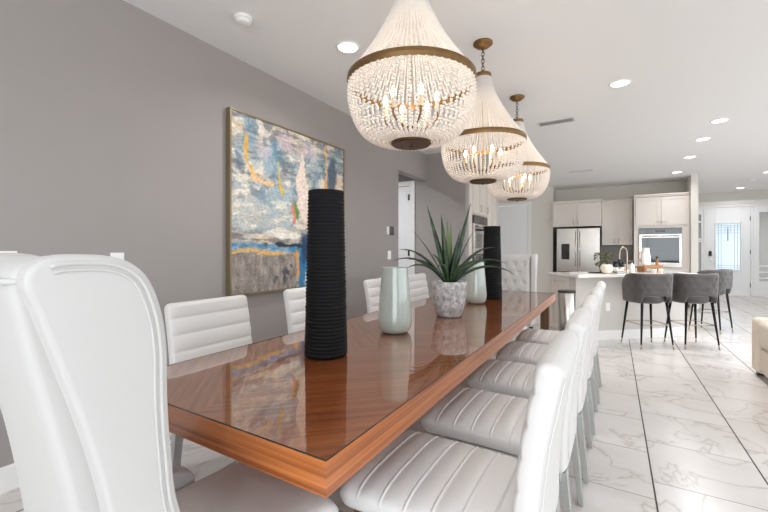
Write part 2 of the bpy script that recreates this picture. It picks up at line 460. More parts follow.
def panel_door(name, x0, x1, y, z1, casing=(True, True), swing_hinges='right', rows=((.2, 1.0), (1.15, 2.2))):
    """white panelled door in a wall that faces -y"""
    root = bpy.data.objects.new(name, None); COL.objects.link(root); root['kind'] = 'structure'
    root.location = (x0, y, 0); w = x1-x0
    bm = B()
    box(bm, 0, w, -.03, .01, .01, z1)
    for a, b in rows:
        for u0, u1 in ((.11, w/2-.05), (w/2+.05, w-.11)):
            box(bm, u0, u1, -.036, -.03, a, b); box(bm, u0+.035, u1-.035, -.042, -.036, a+.035, b-.035)
    obj('door_leaf', bm, M['door_white'], root, bev=.004)
    bm = B()
    if casing[0]: box(bm, -.09, -.005, -.045, 0, 0, z1+.09)
    if casing[1]: box(bm, w+.005, w+.09, -.045, 0, 0, z1+.09)
    box(bm, -.005, w+.005, -.045, 0, z1+.006, z1+.09)
    obj('door_casing', bm, M['trim'], root, bev=.006)
    hx = w-.01 if swing_hinges == 'right' else .01
    for z in (.3, 1.2, 2.15):
        obj('hinge', box(B(), hx-.012, hx+.012, -.055, -.03, z-.05, z+.05), M['dark_steel'], root)
    lx = .07 if swing_hinges == 'right' else w-.07
    bm = B(); lathe(bm, [(.026, 0), (.026, .006), (.01, .012), (.01, .05)], 20); 
    bmesh.ops.rotate(bm, verts=bm.verts, cent=(0, 0, 0), matrix=Matrix.Rotation(PI/2, 3, 'X'))
    bmesh.ops.translate(bm, verts=bm.verts, vec=(lx, -.03, 1.0))
    box(bm, lx-.01, lx+.11, -.085, -.072, .99, 1.01)
    obj('door_handle', bm, M['stainless'], root)
    return root
panel_door('door_1', -3.86, -3.0, 5.91, 2.34)
panel_door('door_2', -2.78, -1.94, 10.6, 2.42, swing_hinges='left')

# front door with leaded glass, and its two sidelights
root = bpy.data.objects.new('door_3', None); COL.objects.link(root); root['kind'] = 'structure'; root.location = (2.24, 14.0, 0)
w = .92
bm = B(); box(bm, 0, .2, -.02, .03, 0.0, 2.428); box(bm, w-.2, w, -.02, .03, 0, 2.428); box(bm, .2, w-.2, -.02, .03, 0, .70); box(bm, .2, w-.2, -.02, .03, 1.98, 2.428)
obj('door_leaf', bm, M['door_white'], root, bev=.004)
bm = B()
for a, b_, c, d in ((.17, .2, .67, 2.01), (w-.2, w-.17, .67, 2.01), (.2, w-.2, .67, .70), (.2, w-.2, 1.98, 2.01)): box(bm, a, b_, -.035, -.02, c, d)
obj('glass_moulding', bm, M['trim'], root, bev=.004)
pane = obj('glass_pane', box(B(), .2, w-.2, 0, .008, .70, 1.98), M['door_glass'], root)
bm = B()
for x in (.26, .32, w-.32, w-.26): box(bm, x-.003, x+.003, -.006, 0, .71, 1.97)
for z in (.76, .82, 1.72, 1.80, 1.88, 1.93): box(bm, .205, w-.205, -.006, 0, z-.003, z+.003)
for x in (.40, .46, .52): box(bm, x-.003, x+.003, -.006, 0, 1.72, 1.93)
box(bm, .45, .47, -.008, 0, 1.5, 1.86)
obj('lead_came', bm, M['dark_steel'], pane)
obj('deadbolt', box(B(), .045, .11, -.05, -.02, 1.08, 1.22), M['black_gloss'], root, bev=.008)
bm = B(); rod(bm, (.075, -.02, .98), (.075, -.07, .98), .012); box(bm, .065, .17, -.078, -.062, .97, .99); obj('door_handle', bm, M['stainless'], root)
for z in (.3, 1.2, 2.1): obj('hinge', box(B(), w-.012, w+.012, -.03, -.02, z-.055, z+.055), M['dark_steel'], root)
bm = B()
box(bm, -.32, -.27, -.04, .1, 0, 2.5); box(bm, -.055, -.004, -.04, .1, 0, 2.5); box(bm, w+.004, w+.055, -.04, .1, 0, 2.5); box(bm, w+.5, w+.56, -.04, .1, 0, 2.5)
box(bm, -.27, -.055, -.04, .1, 2.44, 2.5); box(bm, -.004, w+.004, -.04, .1, 2.43, 2.5); box(bm, w+.055, w+.5, -.04, .1, 2.44, 2.5)
box(bm, -.40, -.33, -.05, 0, 0, 2.5); box(bm, -.40, w+.64, -.05, 0, 2.505, 2.6); box(bm, w+.57, w+.64, -.05, 0, 0, 2.5)
struct(obj('trim_1', bm, M['trim'], loc=(2.24, 14.0, 0)))
def sidelight(name, x0, x1, g0, g1, extra):
    r = bpy.data.objects.new(name, None); COL.objects.link(r); r['kind'] = 'structure'; r.location = (2.24, 14.0, 0)
    bm = B(); box(bm, x0, x0+g0, -.02, .03, 0, 2.44); box(bm, x1-g0, x1, -.02, .03, 0, 2.44)
    box(bm, x0+g0, x1-g0, -.02, .03, 0, .42); box(bm, x0+g0, x1-g0, -.02, .03, 2.26, 2.44)
    obj('sidelight_frame', bm, M['door_white'], r, bev=.004)
    p = obj('sidelight_pane', box(B(), x0+g0, x1-g0, 0, .008, .42, 2.26), M['side_glass'], r)
    bm = B()
    for z in extra: box(bm, x0+g0, x1-g0, -.008, 0, z-.02, z+.02)
    obj('sidelight_bar', bm, M['trim'], r)
sidelight('window_3', -.265, -.06, .055, 0, (1.5, 1.56, 2.05))
sidelight('window_4', w+.06, w+.495, .12, 0, (.5, .66, .82))
# porch slab outside the front door
struct(obj('ground', box(B(), -30, 40, 14.3, 40, -.2, -.1), M['grass_dark']))
struct(obj('ground', box(B(), 5.7, 40, -30, 14.3, -.2, -.1), M['grass_dark']))

# ------------------------------------------------------------------ wall fittings
def switch_plate(label, y, z, w, h, name='light_switch', toggles=1, cat='light switch'):
    t = thing(name, label, cat, (XL, y, z))
    obj('plate', box(B(), 0, .007, -w/2, w/2, -h/2, h/2), M['plastic'], t, bev=.003)
    for i in range(toggles):
        c = (i - (toggles-1)/2) * .046
        if name == 'wall_outlet':
            for s in (-1, 1): obj('socket', box(B(), .007, .010, c-.016, c+.016, s*.022-.014, s*.022+.014), M['plastic'], t, bev=.003)
        else: obj('rocker', box(B(), .007, .011, c-.016, c+.016, -.033, .033), M['plastic'], t, bev=.002)
    return t
switch_plate('white rocker switch plate on grey wall just above the white chair wing', 1.225, 1.176, .08, .115)
switch_plate('white switch plate on grey wall at far left edge, behind the wing chair', .66, 1.1875, .18, .115, toggles=3)
switch_plate('white rocker switch below the thermostat, beside the hallway opening', 4.66, 1.18, .09, .12)
switch_plate('white wall outlet low on grey wall beyond the table', 3.41, .485, .075, .115, 'wall_outlet', 1, 'outlet')
t = thing('thermostat', 'white thermostat with black screen on grey wall by hallway opening', 'thermostat', (XL, 4.66, 1.52))
obj('body', box(B(), 0, .02, -.075, .075, -.055, .055), M['plastic'], t, bev=.006)
obj('screen', box(B(), .0202, .030, -.03, .085, -.060, .060), M['black_gloss'], t, bev=.004)

# ------------------------------------------------------------------ painting
def build_painting():
    y0, y1, z0, z1 = 2.02, 3.55, .875, 2.40
    t = thing('painting', 'large square abstract painting in blue, cream and orange on grey wall', 'painting', (XL, (y0+y1)/2, z0))
    hw, hh = (y1-y0)/2, (z1-z0)
    bm = B(); f = .014; d = .055
    box(bm, .001, d, -hw, -hw+f, 0, hh); box(bm, .001, d, hw-f, hw, 0, hh); box(bm, .001, d, -hw+f, hw-f, 0, f); box(bm, .001, d, -hw+f, hw-f, hh-f, hh)
    obj('frame', bm, M['brass_frame'], t)
    n = 250
    me = bpy.data.meshes.new('canvas')
    def col(u, v):
        P = lambda s, sx=1, sy=1, o=0: noise.fractal(Vector((u*s*sx+o, v*s*sy-o, o*1.7)), 1.0, 2.0, 5) 
        def mixc(a, b, k):
            k = max(0, min(1, k)); return tuple(a[i]*(1-k)+b[i]*k for i in range(3))
        def sm(a, b, x): 
            x = max(0, min(1, (x-a)/(b-a))); return x*x*(3-2*x)
        wu = u + .02*P(9, 1, 1, 3); wv = v + .018*P(10, 1, 1, 8)
        def blob(cu, cv, ru, rv, soft=.35, jag=.35):
            q = math.sqrt(((wu-cu)/ru)**2 + ((wv-cv)/rv)**2) + jag*P(14, 1, .6, cu*10+cv*7)
            return 1 - sm(1-soft, 1+soft, q)
        cream, grey, blue, pale = (214,198,178), (160,152,146), (96,138,164), (170,184,188)
        c = mixc(cream, grey, .5 + .9*P(5, .8, 2.2, 1))
        c = mixc(c, (204,200,194), sm(.0, .5, P(11, .5, 3, 21)))
        c = mixc(c, pale, .55*sm(0, .5, P(4, 1, 1.6, 5)))
        c = mixc(c, (206,182,154), .7*sm(.05, .45, P(6, 1.4, 1, 66)))
        c = mixc(c, (116,110,110), .75*sm(.08, .42, P(16, .5, 2.5, 12)))
        c = mixc(c, (104,112,122), .6*sm(.1, .4, P(7, 1.6, .8, 77))*sm(.5,.65,wv))
        # pale field in the middle of the left half
        k = sm(.0, .08, wv-.30)*(1-sm(.60, .68, wv))*(1-sm(.42, .5, wu))
        c = mixc(c, mixc((202,200,192), (166,184,192), .5+P(8, 1, 1.8, 31)), .8*k)
        c = mixc(c, (236,226,208), .75*sm(.12, .34, P(9, .8, 2.4, 91))*sm(.3,.36,wv))
        c = mixc(c, (84,104,122), .55*sm(.16, .40, P(9, 1.2, .9, 97))*sm(.45,.6,wv))
        # soft blues in the upper half
        for cu, cv, ru, rv, a in ((.13,.92,.05,.12,.9),(.16,.77,.05,.06,.6),(.28,.76,.09,.11,.85),(.33,.86,.06,.07,.6),(.06,.84,.04,.05,.6),(.48,.62,.04,.14,.6),(.70,.80,.1,.14,.65),(.66,.62,.07,.13,.6),(.90,.88,.1,.08,.7),(.30,.56,.12,.05,.4),(.93,.55,.07,.12,.5)):
            c = mixc(c, (92,140,168), .62*a*blob(cu, cv, ru*.8, rv*.85, .6, .7))
        for cu, cv, ru, rv in ((.22,.82,.05,.05),(.40,.92,.06,.05),(.60,.9,.06,.06)):
            c = mixc(c, (206,186,196), .6*blob(cu, cv, ru, rv, .5, .5))
        # tall white flame shapes
        hwid = .008 + .052*sm(.90, .62, wv)*sm(.42, .52, wv)
        c = mixc(c, (232,214,200), (1-sm(hwid*.8, hwid*1.1, abs(wu-.56+.05*(wv-.6))))*sm(.40,.45,wv)*(1-sm(.84,.9,wv)))
        c = mixc(c, (232,206,178), .85*blob(.93, .66, .06, .13, .3, .4))
        # dark leaf
        c = mixc(c, (74,92,112), .9*blob(.865, .78, .05, .13, .3, .25))
        # orange and yellow strokes
        def stroke(pts, w, colr, a=.95):
            nonlocal c
            best = 9
            for (a0, b0), (a1, b1) in zip(pts[:-1], pts[1:]):
                dx, dy = a1-a0, b1-b0; q = max(0, min(1, ((wu-a0)*dx+(wv-b0)*dy)/(dx*dx+dy*dy)))
                best = min(best, math.hypot(wu-a0-q*dx, wv-b0-q*dy))
            ww = w*(1+.9*P(12, 1, 1, pts[0][0]*20))
            c = mixc(c, colr, a*(1-sm(ww*.55, ww, best)))
        stroke([(.10,.88),(.105,.74),(.15,.66)], .014, (222,172,84))
        stroke([(.15,.66),(.22,.635),(.30,.645)], .018, (228,190,140))
        stroke([(.345,.78),(.34,.66),(.37,.59)], .012, (214,180,70))
        stroke([(.79,.97),(.80,.8),(.80,.66)], .014, (226,178,108))
        stroke([(.80,.72),(.79,.60)], .022, (232,160,84))
        stroke([(.49,.53),(.505,.45)], .018, (96,140,66))
        stroke([(.475,.52),(.48,.43)], .014, (226,130,110))
        # lower left grey block
        k = (1-sm(.485, .51, wu))*(1-sm(.205, .225, wv))
        g = mixc((170,158,148), (128,120,114), .5+.9*P(22, 1.6, .5, 44))
        g = mixc(g, (70,72,80), .9*sm(.05, .4, P(26, 1, 1, 51))*blob(.40, .10, .09, .10, .5, .3))
        c = mixc(c, g, k)
        # lower right blue falls
        k = sm(.50, .53, wu)*(1-sm(.25, .31, wv))
        c = mixc(c, mixc((44,118,170), (216,228,232), sm(-.1, .5, P(7, 3, .7, 61))), k*.92)
        c = mixc(c, (226,206,180), k*sm(.72,.8,wu)*.8)
        # horizontal blue band, orange line, dark splash, white drip
        c = mixc(c, (58,132,186), (1-sm(.016, .034, abs(wv-.252)))*(.55+.9*P(9, 1, 3, 88))*(1-sm(.5, .56, wu)))
        c = mixc(c, (222,172,98), (1-sm(.006, .012, abs(wv-.228-.01*math.sin(u*16))))*(1-sm(.34, .38, wu)))
        c = mixc(c, (20,34,52), .95*blob(.45, .275, .17, .013, .5, .9))
        c = mixc(c, (24,58,92), .9*blob(.585, .26, .05, .10, .4, .6))
        c = mixc(c, (238,236,228), .95*blob(.40, .335, .14, .020, .4, .6))
        stroke([(.50,.225),(.515,.15),(.505,.09)], .016, (232,160,70))
        s = 1 + .16*P(60, 1, 3, 2)
        return tuple(lin(max(0, min(255, q*s))) for q in c)
    vs, fs, cols = [], [], []
    W2, H2 = hw-f, hh-2*f
    for j in range(n+1):
        for i in range(n+1):
            u, v = i/n, j/n
            vs.append((d-.008, -W2+2*W2*u, f+H2*v)); cols.append(col(u, v))
    for j in range(n):
        for i in range(n):
            a = j*(n+1)+i; fs.append((a, a+1, a+n+2, a+n+1))
    b0 = len(vs)
    for x in (.004,):
        for (yy, zz) in ((-W2, f), (W2, f), (W2, f+H2), (-W2, f+H2)): vs.append((x, yy, zz)); cols.append((.6,.58,.55))
    fs.append((b0, b0+3, b0+2, b0+1))
    c0, c1, c2, c3 = 0, n, (n+1)*(n+1)-1, n*(n+1)
    for (p, q, r_, s_) in ((c0,c1,b0+1,b0),(c1,c2,b0+2,b0+1),(c2,c3,b0+3,b0+2),(c3,c0,b0,b0+3)): fs.append((p, s_, r_, q))
    me.from_pydata(vs, [], fs)
    ca = me.color_attributes.new('paint', 'FLOAT_COLOR', 'POINT')
    for i, c in enumerate(cols): ca.data[i].color = (*c, 1)
    m, nt, b = newmat('painted_canvas')
    at = nt.nodes.new('ShaderNodeAttribute'); at.attribute_name = 'paint'
    nt.links.new(at.outputs['Color'], b.inputs['Base Color']); b.inputs['Roughness'].default_value = .55
    me.materials.append(m)
    o = bpy.data.objects.new('canvas', me); COL.objects.link(o); o.parent = t
M['brass_frame'] = mat('champagne_frame', rgb(150,134,104), .4, metal=.7)
build_painting()

# ------------------------------------------------------------------ ceiling fittings
def down_light(x, y, label, e=10):
    t = thing('ceiling_light', label, 'recessed light', (x, y, H), 0, 'recessed ceiling lights')
    obj('trim_ring', lathe(B(), [(.094, 0), (.094, -.006), (.078, -.008), (.074, -.001)], 36, caps=False), M['plastic'], t, smooth=True)
    obj('lens', lathe(B(), [(.0001, -.004), (.075, -.004), (.075, -.0005), (.0001, -.0005)], 32, caps=False), M['downlight'], t)
    l = bpy.data.lights.new('down_lamp', 'AREA'); l.shape = 'DISK'; l.size = .14; l.energy = e; l.color = (.98, .985, 1); l.spread = R(150)
    o = bpy.data.objects.new('down_lamp', l); COL.objects.link(o); o.parent = t; o.location = (0, 0, -.012)
down_light(-1.80, 2.46, 'recessed light left of the nearest chandelier')
down_light(.05, 4.33, 'recessed light alone in mid ceiling, right of the chandeliers')
for x, y, l in ((1.12,6.21,'nearest recessed light of the row running toward the kitchen'), (1.10,7.12,'second nearest recessed light of the row toward the kitchen'), (1.12,8.38,'third recessed light of the row, before the farthest one'), (1.11,9.87,'farthest recessed light of the row, just before the oven cabinet'), (2.79,13.2,'recessed light above the front door'), (2.72,10.8,'recessed light at right edge, in front of the entry')):
    down_light(x, y, l, {9.87: 5, 8.38: 9, 13.2: 8, 10.8: 8}.get(y, 20))
for x, y in ((2.9, 6.4), (4.4, 3.4), (4.4, .6), (.6, -1.4), (2.9, -1.8), (-1.8, -1.4)):  # added downlights beyond the view, they even out the room's brightness
    down_light(x, y, 'unseen ceiling light added as fill over the living area', 8 if y < -1 else (8 if y < 1 else 18))
down_light(-3.5, 4.7, 'unseen ceiling light added to brighten the side hallway', 22)  # added lamp, never in view, lifts the dim hall and its door
def detector(x, y, label):
    t = thing('smoke_detector', label, 'smoke detector', (x, y, H))
    obj('base', lathe(B(), [(.062, 0), (.062, -.018), (.056, -.022)], 32), M['plastic'], t, smooth=True)
    obj('dome', lathe(B(), [(.05, -.022), (.046, -.036), (.03, -.042), (.0001, -.043)], 32, caps=False), M['plastic'], t, smooth=True)
detector(-2.19, 1.78, 'round white smoke detector above the painting wall')
detector(2.71, 11.73, 'small round smoke detector on ceiling near the front door')
def vent(x, y, w, d, label):
    t = thing('ceiling_vent', label, 'air vent', (x, y, H))
    bm = B(); box(bm, -w/2, w/2, -d/2, -d/2+.02, -.008, 0); box(bm, -w/2, w/2, d/2-.02, d/2, -.008, 0); box(bm, -w/2, -w/2+.02, -d/2+.02, d/2-.02, -.008, 0); box(bm, w/2-.02, w/2, -d/2+.02, d/2-.02, -.008, 0)
    obj('frame', bm, M['grille'], t)
    n = 6
    bm = B()
    for i in range(n):
        y_ = -d/2+.03+(d-.06)*i/(n-1); bar(bm, (-w/2+.02, y_, -.006), (w/2-.02, y_, -.006), .016, .002, (0, .7, .7))
    obj('louvre', bm, M['grille'], t)
    obj('duct', box(B(), -w/2+.02, w/2-.02, -d/2+.02, d/2-.02, -.0012, -.0004), M['dark_steel'], t)
vent(-.62, 5.22, .42, .17, 'rectangular air vent beside the farthest chandelier')
vent(-.57, 8.74, .42, .12, 'slim air vent on ceiling in front of kitchen cabinets')

# ------------------------------------------------------------------ chandeliers
def build_chandelier(loc, label):
    t = thing('chandelier', label, 'chandelier', loc, 0, 'beaded chandeliers')      # origin on the ceiling
    zc = lambda z: z - H
    obj('canopy', lathe(B(), [(.0001, zc(2.806)), (.028, zc(2.808)), (.05, zc(2.818)), (.062, zc(2.832)), (.074, zc(2.838)), (.074, 0)], 36), M['bronze'], t, smooth=True)
    bm = B(); k, z = 0, zc(2.806)
    while z > zc(2.615):
        pts = [(.011*math.cos(a)*(1 if k % 2 else 0), .011*math.cos(a)*(0 if k % 2 else 1), z-.014+.019*math.sin(a)) for a in [2*PI*i/12 for i in range(12)]]
        tube(bm, pts, .0028, 6, closed=True); z -= .028; k += 1
    obj('chain', bm, M['dark_bronze'], t, smooth=True)
    def hoop(name, r, z0, z1, th, m):
        return obj(name, lathe(B(), [(r-th, z0), (r, z0), (r+.002, (z0+z1)/2), (r, z1), (r-th, z1), (r-th, z0)], 72, caps=False), m, t, smooth=False)
    hoop('cap_ring', .062, zc(2.577), zc(2.607), .006, M['bronze'])
    bm = B()
    for i in range(3):
        a = 2*PI*i/3; rod(bm, (0, 0, zc(2.618)), (.058*math.cos(a), .058*math.sin(a), zc(2.595)), .003)
    rod(bm, (0, 0, zc(2.62)), (0, 0, zc(1.785)), .0035)
    obj('stem', bm, M['brass'], t)
    rb = hoop('rim_band', .318, zc(2.066), zc(2.102), .006, M['bronze'])
    dk = obj('bottom_disk', lathe(B(), [(.0001, zc(1.772)), (.092, zc(1.772)), (.100, zc(1.779)), (.100, zc(1.790)), (.0001, zc(1.792))], 40, caps=False), M['dark_bronze'], t, smooth=False)
    bm = B(); ball(bm, (0, 0, zc(1.762)), .009); obj('finial', bm, M['dark_bronze'], dk, smooth=True)
    # a strand of beads hangs in the plane phi=0; the others are turned copies
    def strand(name, path, rad, pitch, n):
        P = spline(path, 12); L_ = [0]
        for a, b in zip(P[:-1], P[1:]): L_.append(L_[-1] + (b-a).length)
        bm = B(); cnt = int(L_[-1]/pitch)
        for i in range(cnt+1):
            s = L_[-1]*i/cnt; j = max(k for k in range(len(L_)) if L_[k] <= s+1e-9); j = min(j, len(P)-2)
            p = P[j].lerp(P[j+1], (s-L_[j])/(L_[j+1]-L_[j]))
            ball(bm, (p.x, 0, p.y), rad, 1)
        o = obj(name, bm, M['bead'], t, smooth=True)
        for i in range(1, n):
            c = o.copy(); COL.objects.link(c); c.rotation_euler = (0, 0, 2*PI*i/n)
    sk = [(.058 + .252*(q**1.5), zc(2.583 - .487*q)) for q in [i/10 for i in range(11)]]
    strand('skirt_strand', sk, .0058, .0112, 80)
    bw = [(.311, zc(2.062))]
    for i in range(1, 11):
        a = PI/2*i/10
        bw.append((.092 + .222*math.cos(a)**.66 if i < 10 else .094, zc(2.055 - .265*math.sin(a))))
    strand('bowl_strand', bw, .0084, .0170, 56)
    for i in range(6):
        a = 2*PI*i/6 + .3; ca, sa = math.cos(a), math.sin(a)
        bm = B(); tube(bm, spline([(0, 0, zc(1.87)), (.06*ca, .06*sa, zc(1.855)), (.125*ca, .125*sa, zc(1.89)), (.13*ca, .13*sa, zc(1.93))], 6), .005, 8)
        arm = obj('candle_arm', bm, M['bronze'], t, smooth=True)
        obj('candle_sleeve', lathe(B(), [(.009, zc(1.925)), (.009, zc(1.975))], 16, (.13*ca, .13*sa, 0)), M['candle'], arm)
        obj('bulb', lathe(B(), [(.0001, zc(1.976)), (.009, zc(1.978)), (.0145, zc(1.998)), (.011, zc(2.014)), (.004, zc(2.030)), (.0001, zc(2.034))], 16, (.13*ca, .13*sa, 0), caps=False), M['bulb'], arm, smooth=True)
    l = bpy.data.lights.new('chandelier_lamp', 'POINT'); l.energy = 4.5; l.shadow_soft_size = .08; l.color = (1, .84, .66)
    o = bpy.data.objects.new('chandelier_lamp', l); COL.objects.link(o); o.parent = t; o.location = (0, 0, zc(2.08))
    return t
ch = build_chandelier((-.87, 1.72, H), 'beaded bronze chandelier nearest the camera, cropped by the top edge')
dup(ch, (-.87, 2.947, H), label='beaded bronze chandelier in the middle of the three')
dup(ch, (-.87, 4.17, H), label='beaded bronze chandelier farthest from the camera')

# ------------------------------------------------------------------ dining table
TX0, TX1, TY0, TY1, TZ = -1.615, -.57, .694, 4.73, .765
tb = thing('dining_table', 'long walnut dining table with glass cover in the middle', 'dining table', ((TX0+TX1)/2, (TY0+TY1)/2, 0))
hx, hy = (TX1-TX0)/2, (TY1-TY0)/2
obj('tabletop', box(B(), -hx+.0302, hx-.0302, -hy+.0302, hy-.0302, TZ-.030, TZ-.0044), M['wood_top'], tb)
e = .03; z0 = TZ-.088
def apron(name, A, B_, Ai, Bi):
    bm = B(); zt = TZ-.0044
    lo = [bm.verts.new((*p, z0)) for p in (A, B_, Bi, Ai)]; hi = [bm.verts.new((*p, zt)) for p in (A, B_, Bi, Ai)]
    bm.faces.new(lo[::-1]); bm.faces.new(hi).material_index = 1
    for i in range(4): bm.faces.new((lo[i], lo[(i+1) % 4], hi[(i+1) % 4], hi[i]))
    obj(name, bm, [M['wood_edge'], M['wood_top']], tb)
ys = .06
for sx in (-1, 1):
    xo, xi = sx*hx, sx*(hx-e)
    apron('side_apron', (xo, -hy), (xo, ys), (xi, -hy+e), (xi, ys))
    apron('side_apron', (xo, ys+.001), (xo, hy), (xi, ys+.001), (xi, hy-e))
for sy in (-1, 1):
    apron('end_apron', (-hx, sy*hy), (hx, sy*hy), (-hx+e, sy*(hy-e)), (hx-e, sy*(hy-e)))
bm = B(); g = .0015
box(bm, -hx+g, hx-g, -hy+g, hy-g, TZ-.004, TZ)
bm.normal_update()
for f in bm.faces: f.material_index = 0 if abs(f.normal.z) > .5 else 1
obj('glass_cover', bm, [M['table_glass'], M['glass_edge']], tb)
for sx in (-1, 1):
    for sy in (-1, 1):
        lx, ly = (sx*(hx-.09), hy-.10) if sy > 0 else (sx*(hx-.30), -hy+.65)
        obj('leg', bar(B(), (lx, ly, 0), (lx, ly, z0), .09, .11), M['wood_leg'], tb, bev=.004)

# ------------------------------------------------------------------ dining chairs
def build_dining_chair(loc, rz, label):
    t = thing('dining_chair', label, 'dining chair', loc, rz, None)
    W = .50
    bm = B(); pad(bm, [(.365, .410), (.30, .422), (.0, .424), (-.225, .416)], W, .125, 7, .011, 3.0, 44, 12, .045, front=-1, ridge=True)
    obj('seat', bm, [M['leather_seat'], M['leather']], t, smooth=True)
    bm = B(); pad(bm, [(-.235, .36), (-.240, .55), (-.262, .75), (-.305, .965)], .51, .080, 7, .011, 5.0, 44, 14, .03, front=-1)
    bk = obj('backrest', bm, M['leather'], t, smooth=True)
    # stitched seam round the smooth outer panel
    for s in (-1, 1):
        obj('back_seam', tube(B(), [(s*.228, -.2755, .42), (s*.228, -.2795, .56), (s*.228, -.3005, .75), (s*.228, -.3375, .93)], .0014, 6), M['leather'], bk, smooth=True)
    obj('seat_frame', box(B(), -.20, .20, -.235, .24, .336, .362), M['leather_seat'], t)
    for s in (-1, 1):
        obj('leg', bar(B(), (s*.215, -.292, 0), (s*.205, -.255, .362), .045, .022, (1, 0, 0), .05, .03), M['steel_leg'], t, bev=.002)
        obj('leg', bar(B(), (s*.205, .25, 0), (s*.20, .235, .362), .045, .022, (1, 0, 0), .05, .03), M['steel_leg'], t, bev=.002)
    return t
RX, LX = -.44, -1.735
dc = build_dining_chair((RX, 1.285, 0), R(90), 'white channel tufted dining chair on right of table, nearest the camera')
for y, l in ((1.91, 'white channel tufted dining chair, second from camera on right of table'), (2.56, 'white channel tufted dining chair, middle of five on right of table'),
             (3.20, 'white channel tufted dining chair, fourth from camera on right of table'), (3.83, 'white channel tufted dining chair at far end of the right row')):
    dup(dc, (RX + .016*(y-1.285), y, 0), R(90), l)
for y, l in ((1.41, 'white channel tufted dining chair on left of table beside the wing chair'), (2.27, 'white dining chair under painting, half hidden behind the tall black vase'),
             (3.31, 'white dining chair on left of table behind the nearer green vase'), (4.12, 'white dining chair on left of table, behind the potted plant')):
    dup(dc, (LX, y, 0), R(-90), l)

